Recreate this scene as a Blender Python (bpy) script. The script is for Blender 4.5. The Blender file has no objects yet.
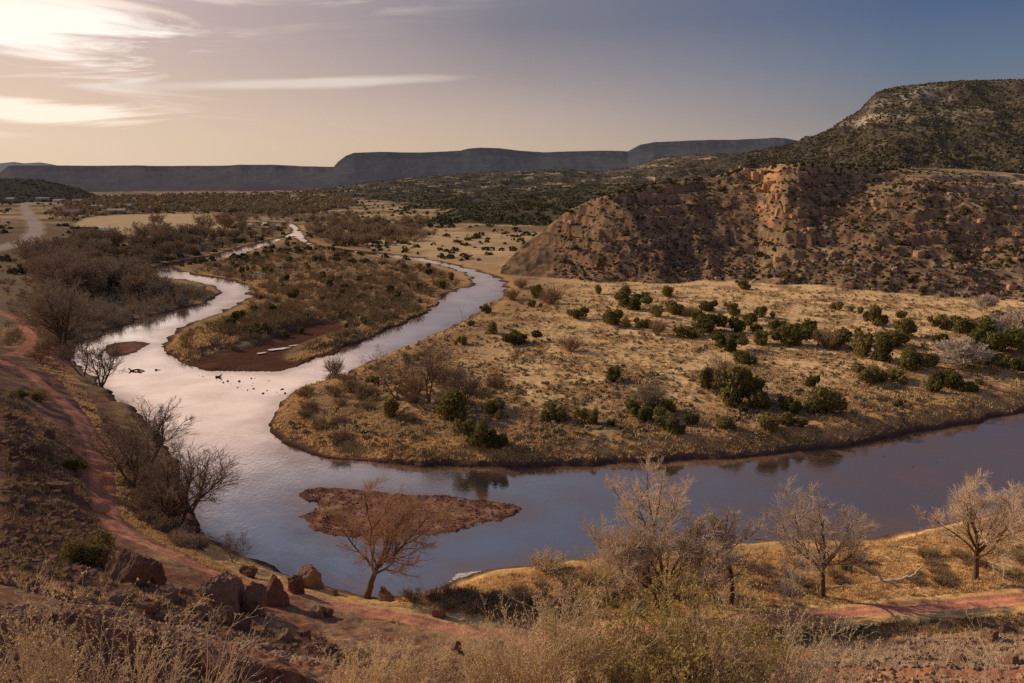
import bpy, math, random
import numpy as np
PI = math.pi
rad = math.radians
scene = bpy.context.scene
col = scene.collection
random.seed(7)
rng = np.random.default_rng(11)

# ------------------------------------------------------------------ camera
H = 40.0
F = 800.0
PITCH = math.atan((341.5 - 178.0) / F)
cp, sp = math.cos(PITCH), math.sin(PITCH)
cam_d = bpy.data.cameras.new('camera')
cam_d.sensor_width = 36.0
cam_d.lens = 36.0 * F / 1024.0
cam_d.clip_start = 0.1
cam_d.clip_end = 80000
cam = bpy.data.objects.new('camera', cam_d)
cam.location = (0, 0, H)
cam.rotation_euler = (PI / 2 - PITCH, 0, 0)
col.objects.link(cam)
scene.camera = cam

def ray(px, py):
    cx = (np.asarray(px, float) - 512) / F
    cy = (341.5 - np.asarray(py, float)) / F
    return cx, cp + cy * sp, -sp + cy * cp

def at(px, py, z=0.0):
    """point of the place seen at that pixel, at height z"""
    dx, dy, dz = ray(px, py)
    t = (z - H) / dz
    return dx * t, dy * t

def azel(px, py):
    dx, dy, dz = ray(px, py)
    return np.arctan2(dx, dy), dz / np.hypot(dx, dy)

# ------------------------------------------------------------------ noise
def _hash(ix, iy, seed):
    h = ix.astype(np.uint32) * np.uint32(374761393) + iy.astype(np.uint32) * np.uint32(668265263) + np.uint32((seed * 974634777) & 0xFFFFFFFF)
    h = (h ^ (h >> np.uint32(13))) * np.uint32(1274126177)
    return (h ^ (h >> np.uint32(16))) & np.uint32(0xFFFF)

from concurrent.futures import ThreadPoolExecutor
_pool = ThreadPoolExecutor(4)
def perlin(x, y, seed=0):
    x = np.asarray(x); y = np.asarray(y)
    if x.ndim == 2 and x.shape[0] > 200:
        out = np.empty(x.shape, np.float32)
        def job(s_): out[s_] = _perlin(x[s_], y[s_], seed)
        list(_pool.map(job, [slice(k, k + 64) for k in range(0, x.shape[0], 64)]))
        return out
    return _perlin(x, y, seed)
_gt = (np.arange(256) * 2 * PI / 256)
_gc, _gs = np.cos(_gt).astype(np.float32), np.sin(_gt).astype(np.float32)
def _perlin(x, y, seed=0):
    x0 = np.floor(x); y0 = np.floor(y)
    fx = (x - x0).astype(np.float32); fy = (y - y0).astype(np.float32)
    x0 = x0.astype(np.int64); y0 = y0.astype(np.int64)
    u = fx * fx * fx * (fx * (fx * 6 - 15) + 10); v = fy * fy * fy * (fy * (fy * 6 - 15) + 10)
    def g(ix, iy, ax, ay):
        a = _hash(ix, iy, seed) & 255
        return _gc[a] * ax + _gs[a] * ay
    n00 = g(x0, y0, fx, fy); n10 = g(x0 + 1, y0, fx - 1, fy)
    n01 = g(x0, y0 + 1, fx, fy - 1); n11 = g(x0 + 1, y0 + 1, fx - 1, fy - 1)
    a = n00 + (n10 - n00) * u; b = n01 + (n11 - n01) * u
    return (a + (b - a) * v) * 1.5

def fbm(x, y, wl, octs, seed=0, gain=0.5, spacing=None, ridge=False):
    out = 0.0; amp = 1.0
    for k in range(octs):
        w = wl / 2 ** k
        n = perlin(x / w + 17.3 * k, y / w - 9.1 * k, seed + k)
        if ridge: n = 1 - 2 * np.abs(n)
        if spacing is not None:
            n = n * np.clip(w / (spacing * 2.2) - 0.6, 0, 1)
        out = out + amp * n; amp *= gain
    return out

def sstep(x, a, b):
    t = np.clip((x - a) / (b - a), 0, 1)
    return t * t * (3 - 2 * t)

def crom(pts, n=6, closed=True):
    P = np.array(pts, float); N = len(P); out = []
    rngk = range(N) if closed else range(N - 1)
    for i in rngk:
        if closed: p0, p1, p2, p3 = P[i - 1], P[i], P[(i + 1) % N], P[(i + 2) % N]
        else: p0, p1, p2, p3 = P[max(i - 1, 0)], P[i], P[i + 1], P[min(i + 2, N - 1)]
        for k in range(n):
            t = k / n
            out.append(0.5 * ((2 * p1) + (-p0 + p2) * t + (2 * p0 - 5 * p1 + 4 * p2 - p3) * t * t + (-p0 + 3 * p1 - 3 * p2 + p3) * t ** 3))
    if not closed: out.append(P[-1])
    return np.array(out)

def seg_dist(X, Y, P, closed):
    d = np.full(X.shape, 1e12)
    N = len(P)
    inside = np.zeros(X.shape, bool)
    for i in range(N if closed else N - 1):
        ax, ay = P[i]; bx, by = P[(i + 1) % N]
        ex, ey = bx - ax, by - ay
        t = np.clip(((X - ax) * ex + (Y - ay) * ey) / (ex * ex + ey * ey + 1e-9), 0, 1)
        d = np.minimum(d, (X - ax - t * ex) ** 2 + (Y - ay - t * ey) ** 2)
        if closed:
            c = (ay > Y) != (by > Y)
            xi = ax + (Y - ay) * ex / (ey if abs(ey) > 1e-9 else 1e-9)
            inside ^= c & (X < xi)
    return np.sqrt(d), inside

def sdf_poly(X, Y, rings):
    """signed distance: positive inside (even-odd over the rings)"""
    d = None; ins = np.zeros(X.shape, bool)
    for R in rings:
        a, b = seg_dist(X, Y, R, True)
        d = a if d is None else np.minimum(d, a)
        ins ^= b
    return np.where(ins, d, -d)

def ring(pts, z=0.0, n=5):
    C = crom(pts, n)
    x, y = at(C[:, 0], C[:, 1], z)
    return np.stack([x, y], 1)

# ------------------------------------------------------------------ plan of the river, taken from its outline
OUT = [(250,225),(285,226),(293,230),(286,236),(262,242),(232,250),(205,257),(175,262),(151,270),(160,276),(190,281),(214,286),(222,293),(210,301),(188,307),
       (158,314),(132,322),(100,335),(80,343),(72,352),(84,372),(108,392),(132,410),(160,438),(178,468),(188,500),(195,524),(214,541),(238,556),(262,562),
       (290,575),(330,589),(365,597),(400,597),(440,588),(455,578),(480,571),(530,566),(580,560),(640,554),(700,548),(780,543),(860,538),(940,527),(1024,512),(1150,488),(1320,450),
       (1300,340),(1180,378),(1090,398),(1024,412),(960,425),(900,437),(840,447),(760,455),(690,460),(640,463),(560,467),(500,468),(400,464),(330,460),(295,450),(277,440),(271,425),(275,412),
       (284,400),(302,389),(340,378),(362,367),(400,350),(440,332),(475,315),(496,300),(504,288),(499,279),(483,272.5),(458,266),(425,258.6),(370,252.2),(330,247.8),(309,242),(302,233.5),(296,226),(285,222.5),(250,222)]
ISL = [(293,236),(270,244),(240,254),(208,260),(176,266),(174,270),(196,275),(222,279),(241,283),(250,290),(246,299),(225,310),(206,318),(186,325),(170,335),(163,346),(171,355),(186,363),
       (205,369),(240,372),(280,370),(310,361),(340,350),(370,338),(400,325),(425,313),(441,303),(445,294),(468,287),(474,280),(460,271),(422,261.5),(370,254.6),(330,249.6),(304,243)]
BAR = [(302,490),(330,487),(380,492),(440,495),(490,502),(514,506),(518,512),(480,526),(430,533),(380,536),(340,536),(319,532),(301,518),(314,511),(316,503),(303,497)]
BAR2 = [(104,348),(116,343),(144,342),(147,347),(130,354),(107,357)]
RIV = [ring(OUT), ring(ISL), ring(BAR), ring(BAR2, n=3)]

ROADPTS = [(-60,318,12.5),(0,335,12),(30,356,11),(60,380,9.8),(82,405,9),(95,430,8.5),(100,460,8.2),(105,490,8),(122,515,7.5),(150,540,7),(200,570,6),(245,582,5.5),(290,590,5),(340,603,4.4),(400,618,4),(450,629,3.7),(500,637,3.5),(560,638,3.3),(650,630,3),(750,621,3),(850,612,3),(940,606,3),(1024,600,3),(1180,588,3)]
def line3(pts, n=6):
    C = crom(pts, n, False)
    x, y = at(C[:, 0], C[:, 1], C[:, 2])
    return np.stack([x, y], 1), C[:, 2]
ROAD, ROADZ = line3(ROADPTS)
ROAD2, _ = line3([(-40,272,10.5),(0,284,10),(14,290,9.5),(20,299,9),(28,309,8.5),(20,318,9.5),(5,322,11),(-40,322,12)])
HWY, _ = line3([(22,197,3.5),(26,209,3.5),(31,219,3.5),(36,228,3.8),(30,236,4.5),(0,243,6),(-60,250,8)])
TRACK, _ = line3([(120,233,3),(150,238,3)])

# control heights (pixel, pixel, z)
CT = [(700,400,2.6),(500,400,2.6),(600,330,3),(900,380,2.6),(1000,320,3.6),(700,300,4),(400,430,2.2),(980,405,2.2),(560,450,2.2),(760,440,2.2),(560,290,3.5),
      (300,300,2.5),(230,340,1.3),(400,280,2.5),(260,268,2.2),(330,340,1.0),(350,330,1.3),(200,350,1.5),
      (400,230,3),(200,225,3),(100,240,3),(50,220,4),(300,205,3),(600,222,4),(900,215,5),(700,205,5),(1200,300,5),(1300,220,6),(-300,210,5),(-200,250,9),
      (100,290,3.2),(180,300,2),(50,320,5),(30,260,6),(0,240,7),(120,262,3),(180,240,3),(-200,300,12),
      (80,375,3),(125,420,3.5),(165,480,3.2),(185,528,2.6),(225,560,2.3),(290,582,2.6),
      (0,380,18),(0,420,20),(40,430,15),(50,400,12.5),(0,470,22),(60,490,14.5),(60,530,16),(0,540,25),(60,570,18),(-120,400,23),(-200,500,28),(-300,350,21),(-400,300,19),
      (0,600,26.5),(90,610,20.5),(120,570,14.5),(190,610,13),(240,640,13),(300,640,9),(360,650,8.5),(0,683,28.5),(150,683,25.5),(300,683,20),(450,683,13.5),(560,665,7.5),(600,683,12.5),(700,660,5.5),(800,683,8.8),(900,650,4.8),(1024,683,7.5),(1024,640,4),(1200,683,8),(1200,640,4.5),
      (500,590,2.6),(600,590,2.4),(700,585,2.4),(820,590,2.4),(960,570,2.4),(1024,560,2.4),(560,615,2.8),(440,603,2.8),(1200,540,2.6)]
cx_, cy_ = [], []; cz_ = []
for (a, b, z) in CT + ROADPTS[::2]:
    x, y = at(a, b, z); cx_.append(x); cy_.append(y); cz_.append(z)
# the slope under and beside the viewer
for azd in (-75, -50, -25, 0, 25, 50, 75):
    for rr, zz in ((1.5, 38.35), (5, 36.2), (10, 32.0), (16, 27.6), (20, 25.2 if azd > -40 else 27)):
        zz += 0
        cx_.append(rr * math.sin(rad(azd))); cy_.append(rr * math.cos(rad(azd))); cz_.append(zz)
for azd, rr, zz in ((-75,60,29),(-75,150,22),(-75,400,16),(-60,900,12),(70,60,7),(70,200,4),(70,600,6),(-60,3000,6),(0,3000,6),(60,3000,6),(0,1200,4),(-25,1500,5),(25,1500,6),(60,1500,7)):
    cx_.append(rr * math.sin(rad(azd))); cy_.append(rr * math.cos(rad(azd))); cz_.append(zz)
cx_ = np.array(cx_, float); cy_ = np.array(cy_, float); cz_ = np.array(cz_, float)
def lp(x, y):
    r = np.hypot(x, y) + 1.0
    return np.arctan2(x, y) * 1.2, np.log(r)
_u, _v = lp(cx_, cy_)
def _k(d): return d            # biharmonic-like kernel that does not overshoot
_n = len(_u)
_A = np.zeros((_n + 3, _n + 3))
_A[:_n, :_n] = _k(np.hypot(_u[:, None] - _u[None], _v[:, None] - _v[None])) - 0.0
_A[:_n, _n] = 1; _A[:_n, _n + 1] = _u; _A[:_n, _n + 2] = _v
_A[_n, :_n] = 1; _A[_n + 1, :_n] = _u; _A[_n + 2, :_n] = _v
_A[:_n, :_n] += np.eye(_n) * -0.004
_W = np.linalg.solve(_A, np.concatenate([cz_, [0, 0, 0]]))
def rbf(x, y):
    u, v = lp(x, y)
    out = _W[_n] + _W[_n + 1] * u + _W[_n + 2] * v
    for i in range(_n):
        out = out + _W[i] * np.hypot(u - _u[i], v - _v[i])
    return out

# ------------------------------------------------------------------ polar grid that carries the ground
def logr(a, b, q):
    n = max(2, int(math.log(b / a) / q)); return list(np.geomspace(a, b, n, endpoint=False))
RR = np.array(logr(1.2, 14, .03) + logr(14, 60, .0045) + logr(60, 450, .0032) + logr(450, 2600, .0045) + logr(2600, 9000, .006) + logr(9000, 40000, .03) + [40000])
TH = np.concatenate([np.linspace(rad(-66), rad(-35.5), 70, endpoint=False), np.linspace(rad(-35.5), rad(35.5), 980), np.linspace(rad(35.5), rad(66), 71)[1:]])
NR, NT = len(RR), len(TH)
Rg, Tg = np.meshgrid(RR, TH, indexing='ij')
X = Rg * np.sin(Tg); Y = Rg * np.cos(Tg)
SP = np.gradient(RR)[:, None] * np.ones_like(Tg); SP = np.minimum(SP, Rg * 0.004)
# coarse copy for smooth fields
ri = np.unique(np.concatenate([np.arange(0, NR, 4), [NR - 1]])); ti = np.unique(np.concatenate([np.arange(0, NT, 4), [NT - 1]]))
Xc, Yc = X[np.ix_(ri, ti)], Y[np.ix_(ri, ti)]
def up(c):
    a = np.empty((NR, c.shape[1]))
    idx = np.arange(NR); k = np.clip(np.searchsorted(ri, idx, 'right') - 1, 0, len(ri) - 2)
    f = (idx - ri[k]) / (ri[k + 1] - ri[k])
    a = c[k] * (1 - f)[:, None] + c[k + 1] * f[:, None]
    idx = np.arange(NT); k = np.clip(np.searchsorted(ti, idx, 'right') - 1, 0, len(ti) - 2)
    f = (idx - ti[k]) / (ti[k + 1] - ti[k])
    return a[:, k] * (1 - f)[None] + a[:, k + 1] * f[None]
base = up(rbf(Xc, Yc))
sdr = up(sdf_poly(Xc, Yc, RIV))            # >0 in the water
ZN = {}
def zone(name, pts, z=2.5):
    ZN[name] = up(sdf_poly(Xc, Yc, [ring(pts, z, 3)]))
zone('plain', [(268,430),(300,383),(440,322),(500,290),(504,264),(560,272),(700,279),(1100,299),(1300,330),(1200,370),(1024,420),(690,466),(400,470),(290,456)])
zone('island', [(294,232),(210,258),(170,268),(246,285),(160,345),(200,372),(290,372),(440,312),(480,280),(420,256)])
zone('mud', [(182,362),(215,352),(250,345),(290,328),(310,322),(340,321),(345,328),(322,334),(296,345),(284,355),(300,358),(345,345),(350,352),(290,372),(205,371)], 0.8)
zone('field', [(78,222),(110,216),(205,214.5),(224,222),(228,231),(190,235),(120,236),(82,230)], 3)
zone('green', [(70,236),(110,236),(150,244),(120,252),(75,250)], 3)
zone('rubble', [(740,668),(800,650),(900,632),(1030,622),(1150,620),(1150,720),(740,720)], 5)
zone('rubble2', [(175,690),(200,655),(250,632),(300,640),(345,690)], 17)
zone('bar', BAR, 0.3); zone('bar2', BAR2, 0.2); ZN['bar'] = np.maximum(ZN['bar'], ZN['bar2'])
droad = up(seg_dist(Xc, Yc, ROAD, False)[0]); droad2 = up(seg_dist(Xc, Yc, ROAD2, False)[0])
dhwy = up(seg_dist(Xc, Yc, HWY, False)[0])

def prof_mesa(t):   # talus, then a cliff band, then the rim
    return np.interp(t, [0, .25, .5, .72, .80, .86, 1], [0, .14, .36, .66, .9, .96, 1])
def prof_hill(t):
    return np.interp(t, [0, .15, .4, .7, .9, 1], [0, .1, .36, .74, .95, 1])
def hill(crest, rbase, rcrest, prof, back, z0=3.0, shift=None):
    """a ridge: crest line (pixels) at distance rcrest, foot at rbase, falling away behind"""
    c = np.array(crest, float)
    a, el = azel(c[:, 0], c[:, 1])
    def fld(v):
        if np.isscalar(v): return np.full(NT, float(v))
        v = np.array(v, float); aa, _ = azel(v[:, 0], np.full(len(v), 180.0)); return np.interp(TH, aa, v[:, 1])
    r0 = fld(rbase); r1 = fld(rcrest)
    zc = H + r1 * np.interp(TH, a, el)
    ex = np.interp(TH, a, np.ones(len(a)))
    fade = ((TH >= a[0]) & (TH <= a[-1] + .02)).astype(float)
    r = Rg if shift is None else Rg + shift
    t = (r - r0) / (r1 - r0)
    h = z0 + (zc - z0) * prof(np.clip(t, 0, 1))
    h = np.where(t > 1, zc - back * (r - r1), h)
    return np.where((fade[None] > 0) & (t > 0), h, -50), t

# right hand butte
BC = [(500,268),(504,265),(510,258),(520,247),(545,228),(570,209),(600,196),(640,187),(680,180),(715,172),(740,165),(800,163),(860,166),(920,168),(960,169),(1024,174),(1150,180),(1500,185)]
bb = np.array([(500,267),(530,269),(560,272),(600,276),(700,280),(800,285),(900,291),(1024,298),(1200,306),(1500,310)], float)
bx, by = at(bb[:, 0], bb[:, 1], 3.5)
BR0 = [(p, r) for p, r in zip(bb[:, 0], np.hypot(bx, by))]
BR1 = [(p, r + w) for (p, r), w in zip(BR0, (3, 45, 62, 70, 88, 100, 190, 260, 270, 270))]
BR1[0] = (500, BR0[0][1] + 12)
aT, _ = azel(755, 178); aL, _ = azel(640, 178); aT2, _ = azel(728, 178); aT3, _ = azel(790, 178)
gul = fbm(Tg * 330 + perlin(X / 30, Y / 30, 30) * 8, Rg * .35, 44, 4, 31, .5, ridge=True)
gul2 = fbm(X, Y, 16, 4, 35, .5, SP)
tfix = sstep(Rg, 285, 350)
notch = (1 - sstep(Tg, float(aT), float(aT3))) * sstep(Tg, float(aL) - .03, float(aT2))
sh = -(22 * notch * tfix) + (gul * 5.2 + gul2 * 1.2) * sstep(Tg, float(azel(503, 178)[0]), float(azel(560, 178)[0]))
wter = sstep(Tg, float(azel(800, 178)[0]), float(azel(930, 178)[0]))
hb, tb = hill(BC, BR0, BR1, lambda t: np.interp(t, [0, .06, .3, .5, .62, .70, .80, .87, .91, .95, 1], [0, .03, .24, .46, .60, .70, .80, .87, .94, .97, 1]) * (1 - wter) + wter * np.interp(t, [0, .03, .15, .28, .34, .40, .44, .7, 1], [0, .02, .26, .54, .66, .71, .78, .90, 1]), 0.03, 0.3, sh)
# terrace on the right, falling away behind the rim to open the view at its left
behind = np.clip(Rg - np.interp(TH, azel(np.array([q[0] for q in BR1]), 180.0)[0], [q[1] for q in BR1])[None], 0, None)
hb -= behind * 0.10 * (1 - sstep(Tg, float(aT), float(aT3))) + np.clip(behind - 260, 0, None) * .25
# mountain behind
MC = [(655,176),(690,163),(720,157),(750,152),(780,147),(800,142),(815,136),(830,129),(845,119),(860,110),(868,101),(876,93),(886,89),(905,86),(930,83),(960,81),(1024,79.5),(1200,82),(1500,90)]
mg = fbm(Tg * 1500, Rg * .3, 220, 5, 51, .5, ridge=True)
hm, tm = hill(MC, [(600,850),(1500,850)], [(600,1500),(820,1600),(1024,1650),(1500,1600)], lambda t: np.interp(t, [0,.2,.45,.7,.84,.9,1],[0,.1,.30,.60,.78,.92,1]), 0.05, 8, mg * 28 * sstep(Rg, 900, 1100) * (1 - sstep(Rg, 1350, 1600)))
# shrubby hills in the middle distance
KC = [(250,197),(280,194),(330,187),(380,181),(420,177),(470,173),(520,171),(560,169),(600,172),(640,166),(655,160),(665,158),(700,154),(740,153),(780,152),(830,156),(900,160),(1100,165),(1500,168)]
kg = fbm(X, Y, 260, 6, 71, .55, SP)
hk, tk = hill(KC, [(0,1500),(280,1900),(400,1250),(640,1000),(1500,1000)], [(0,2800),(280,2600),(400,2300),(700,2200),(1500,2200)], prof_hill, .03, 4, kg * 120)
KC2 = [(380,214),(405,201),(440,198),(480,193),(540,190),(600,186),(660,184),(720,182),(1100,182)]
hk2, tk2 = hill(KC2, [(300,1150),(420,1000),(600,850),(1100,800)], [(300,1500),(600,1300),(1100,1200)], prof_hill, .03, 4, fbm(X, Y, 150, 5, 73, .55, SP) * 80)
KC3 = [(418,224),(430,221),(445,214),(462,208),(500,207),(530,206),(560,205),(600,203),(660,199),(1100,195)]
hk3, tk3 = hill(KC3, [(400,690),(600,600),(1100,560)], [(400,760),(600,740),(1100,700)], prof_hill, .05, 4, fbm(X, Y, 60, 5, 75, .55, SP) * 24)
# far mesas
gm = fbm(Tg * 3600, Rg * .22, 620, 6, 91, .58, ridge=True)
WC = [(262,196),(290,189),(318,178),(331,170),(338,162),(346,156),(354,153),(380,152),(420,152.5),(460,151),(468,149),(480,148),(500,148.5),(520,151),(545,152.5),(560,152),(600,151),(628,151.5),(640,145),(655,142),(690,140.5),(740,139.5),(775,138),(785,139),(795,141),(830,146),(1500,150)]
hw, tw = hill(WC, 2500, 3700, lambda t: np.interp(t, [0, .25, .5, .75, .88, .93, 1], [0, .2, .45, .72, .87, .96, 1]), .02, 8, gm * 45)
LC = [(-600,168),(-40,171),(0,173),(3,171),(8,167),(12,166.3),(60,166),(150,166.4),(230,166.2),(238,165.6),(275,165.8),(300,166.6),(345,167),(420,170),(520,176)]
hl, tl = hill(LC, 2350, 4600, prof_mesa, .02, 5, gm * 170)
gc = [(-600,174),(-60,177),(0,179),(20,179),(42,181),(60,184),(78,189),(92,194),(100,198)]
hg, tg = hill(gc, 1350, 1800, prof_hill, .05, 4, fbm(X, Y, 200, 5, 95, .5, SP) * 50)
FC = [(-600,166),(-20,164),(0,163),(14,161.5),(24,163),(40,162),(52,164),(70,168)]
hf, tf_ = hill(FC, 19000, 26000, prof_hill, .05, 8)

Z = base.copy()
# natural roughness of the ground
farf = sstep(Rg, 500, 1500)
Z += fbm(X, Y, 30, 4, 5, .5, SP) * .35 + fbm(X, Y, 6, 4, 6, .6, SP) * .16
nearslope = sstep(base, 3.4, 6.0) * (1 - sstep(Rg, 180, 260))
onroad = np.clip(1 - np.minimum(droad / 2.5, droad2 / 2.4), 0, 1)
roadflat = sstep(onroad, 0, .45)
_amp = np.clip((base - 3) / 14, .25, 1) * sstep(Rg, 18, 45)
_nz = (Z + 1.5 * perlin(X / 9, Y / 9, 23)) / 2.2; _nf = _nz - np.floor(_nz)
nledge = (sstep(_nf, .55, .85) - _nf) * sstep(perlin(X / 13, Y / 13, 24), -.1, .25)
Z += nearslope * (1 - roadflat) * _amp * nledge * 1.5 * sstep(Rg, 34, 50)
Z += nearslope * (1 - roadflat) * (fbm(X, Y, 14, 6, 9, .56, SP) * .8 + np.abs(fbm(X, Y, 4.5, 5, 12, .6, SP)) * .55) * _amp
# the slope right under the viewer stays below the line of sight to the ground beyond
_lim = H - .640 / np.hypot(np.tan(np.clip(Tg, -1, 1)) * .894, .894) * Rg
Z = np.where((Rg < 30), np.minimum(Z, _lim - .25 + .2 * fbm(X, Y, 3, 3, 19, .5)), Z)
Z += (1 - roadflat) * fbm(X, Y, 1.6, 4, 14, .6, SP) * .12 * (1 - sstep(Rg, 300, 500))
# broken red rubble
rub = np.clip(np.maximum(sstep(ZN['rubble'], -2, 2), sstep(ZN['rubble2'], -1.5, 1.5)), 0, 1)
Z += rub * (np.abs(fbm(X, Y, 1.0, 4, 21, .65, SP)) * .35)
Z += (1 - roadflat) * sstep(Rg, 12, 20) * (1 - sstep(Rg, 90, 130)) * fbm(X, Y, .5, 3, 26, .6, SP) * .06
# wheel ruts
droadc = np.where(droad < droad2, droad, droad2)
Z -= np.exp(-((droadc - .62) / .22) ** 2) * .11 * (1 + .5 * perlin(X / 2, Y / 2, 3))
# river bed and banks
wob = fbm(X, Y, 9, 5, 41, .6, SP) * np.clip(Rg / 170, .35, 1.6) * 1.25 * (1 - .45 * sstep(ZN['bar'], -8, -3)) + fbm(X, Y, 1.6, 4, 42, .6, SP) * .5 * sstep(ZN['bar'], -8, -3)
sd = sdr + wob
inb = np.clip(-sd, 0, None)
_far = sstep(Rg, 140, 260)
_bv = np.clip(.55 + .9 * perlin(X / 16, Y / 16, 47), .12, 1.1)          # steep cut here, low beach there
bank = .06 + np.minimum(inb * .6, .8 * _bv) * (1 - .65 * _far) + np.clip(inb - 1.2, 0, None) * (.55 * (1 - _far) + .025 * _far)
bank = np.where(ZN['bar'] > -6, .02 + .05 * inb, bank)
bank = np.where(ZN['mud'] > -4, .06 + .05 * inb, bank)
Zr = np.where(sd > 0, -.12 - np.minimum(sd * .12, .9), np.minimum(Z, bank + fbm(X, Y, 2.5, 4, 43, .6, SP) * .1 * np.clip(inb, 0, 1)))
Z = np.where(Rg < 1100, Zr, Z)
water = (sd > 0) & (Rg < 1100)
mudw = sstep(ZN['mud'], -1.5, 1.5)
Z = np.where(water, Z, Z * (1 - mudw) + mudw * (.22 + .25 * perlin(X / 14, Y / 8, 77)))
Z = np.where(water, Z, np.where(ZN['bar'] > 0, np.maximum(.04 + np.clip(ZN['bar'] * .022, 0, .11) + fbm(X, Y, 3.0, 4, 45, .6, SP) * .09, -.03), Z))
Z = np.where((Rg > 60) & (Rg < 1100) & ~water & (ZN['bar'] < -3), np.maximum(Z, .03), Z)
Z0 = Z.copy()

cls = np.zeros(Z.shape, np.int8)   # 0 ground
def put(h, code, extra, rmin):
    global Z, cls
    h = h + extra
    m = (h > Z) & (Rg > rmin)
    Z = np.where(m, h, Z); cls = np.where(m, code, cls)
rk = fbm(X, Y, 5, 5, 61, .62, SP, ridge=True)
_lz = hb / 4.6 + .35 * perlin(X / 25, Y / 25, 62); _lf = _lz - np.floor(_lz)
ledge = (sstep(_lf, .62, .9) - _lf) * 4.2 * sstep(fbm(X, Y, 40, 3, 64, .5), -.5, .1)
put(hb, 1, ledge * sstep(tb, .1, .3) * (1 - sstep(tb, .9, 1.0)) + rk * .55 * sstep(tb, 0, .15) * (1 - sstep(tb, .93, 1.0)) + gul2 * .5 * sstep(tb, .05, .2) * (1 - sstep(tb, .9, 1)), 240)
put(hm, 2, fbm(X, Y, 60, 5, 63, .6, SP) * 8 * sstep(tm, .05, .2) * (1 - sstep(tm, .9, 1.)), 800)
put(hk, 3, fbm(X, Y, 60, 4, 65, .6, SP) * 5 * sstep(tk, 0, .2) * (1 - sstep(tk, .85, 1.)), 900)
put(hk2, 3, fbm(X, Y, 40, 4, 66, .6, SP) * 3 * sstep(tk2, 0, .2), 700)
put(hk3, 3, fbm(X, Y, 20, 4, 67, .6, SP) * 1.5 * sstep(tk3, 0, .2), 520)
put(hw, 4, 0, 2400)
put(hl, 5, 0, 2300)
put(hg, 6, fbm(X, Y, 50, 4, 68, .6, SP) * 3 * sstep(tg, 0, .2), 1200)
put(hf, 7, 0, 15000)

def ground_z(x, y):
    x = np.asarray(x, float); y = np.asarray(y, float)
    r = np.hypot(x, y); t = np.arctan2(x, y)
    i = np.clip(np.interp(r, RR, np.arange(NR)), 0, NR - 1.001); j = np.clip(np.interp(t, TH, np.arange(NT)), 0, NT - 1.001)
    i0 = i.astype(int); j0 = j.astype(int); fi = i - i0; fj = j - j0
    return (Z[i0, j0] * (1 - fi) * (1 - fj) + Z[i0 + 1, j0] * fi * (1 - fj) + Z[i0, j0 + 1] * (1 - fi) * fj + Z[i0 + 1, j0 + 1] * fi * fj)
def samp(A, x, y):
    r = np.hypot(x, y); t = np.arctan2(x, y)
    i = np.clip(np.rint(np.interp(r, RR, np.arange(NR))), 0, NR - 1).astype(int); j = np.clip(np.rint(np.interp(t, TH, np.arange(NT))), 0, NT - 1).astype(int)
    return A[i, j]
def drop(px, py):
    """where the line of sight through a pixel of the photograph meets the ground"""
    dx, dy, dz = ray(px, py); h = math.hypot(dx, dy)
    r = RR[RR > 12]; x = dx / h * r; y = dy / h * r
    g = ground_z(x, y); s = H + r * dz / h
    k = np.nonzero(g >= s)[0]
    if len(k) == 0: return None
    k = k[0]
    if k == 0: return float(x[0]), float(y[0]), float(g[0])
    f = (s[k-1] - g[k-1]) / ((s[k-1] - g[k-1]) - (s[k] - g[k]) + 1e-9)
    q = r[k-1] + (r[k] - r[k-1]) * f
    X_, Y_ = dx / h * q, dy / h * q
    return float(X_), float(Y_), float(ground_z(X_, Y_))
# ------------------------------------------------------------------ colour of the ground
def c3(*c): return np.array(c, np.float32)
C = np.empty(Z.shape + (3,), np.float32)
def mixc(w, c):
    global C
    w = np.clip(w, 0, 1)[..., None].astype(np.float32)
    C = C * (1 - w) + np.asarray(c, np.float32) * w
n1 = fbm(X, Y, 40, 4, 101, .5, SP); n2 = fbm(X, Y, 9, 4, 103, .55, SP); n3 = fbm(X, Y, 1.6, 4, 105, .65, SP); n4 = perlin(X / 5, Y / 5, 107)
nf = fbm(X, Y, 90, 5, 109, .6, SP)
straw = c3(.72, .495, .26); soil = c3(.30, .165, .095); brush = c3(.17, .115, .07); gold = c3(.66, .40, .16)
C[:] = c3(.46, .32, .19)
# valley floor beyond the bend: straw flats broken by scrub
mixc(sstep(nf + .5 * n2, -.1, .5) * sstep(Rg, 250, 400), c3(.62, .44, .25))
mixc(sstep(nf, .05, -.5) * sstep(Rg, 350, 700) * .8, c3(.17, .13, .08))
zp = sstep(ZN['plain'] + n2 * 5, -4, 4)
mixc(zp, straw)
mixc(zp * sstep(n2 + n1 * .6, -.1, .6) * .6, soil * 1.25)
mixc(zp * sstep(n3 + .5 * n2, -.05, .5) * .75, c3(.22, .155, .075)); mixc(zp * sstep(-n3 + .3 * n2, .1, .6) * .5, c3(.74, .55, .32))
mixc(zp * sstep(-sdr + n2 * 5, 34, 6) * .65, c3(.26, .145, .085))
zi = sstep(ZN['island'] + n2 * 5, -5, 5)
mixc(zi, c3(.30, .20, .125)); mixc(zi * sstep(n2, .0, .7) * .6, c3(.46, .31, .17)); mixc(zi * sstep(n3, .1, .8) * .6, c3(.12, .09, .045))
thick = (1 - sstep(Tg, rad(-19), rad(-13))) * sstep(Rg, 150, 200) * (1 - sstep(Rg, 600, 900))
mixc(thick * .85, c3(.26, .185, .125)); mixc(thick * sstep(n2, .1, .7) * .6, c3(.30, .20, .11))
nb = (1 - sstep(Rg, 100, 120)) * (1 - nearslope) * sstep(Rg, 40, 50)
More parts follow.
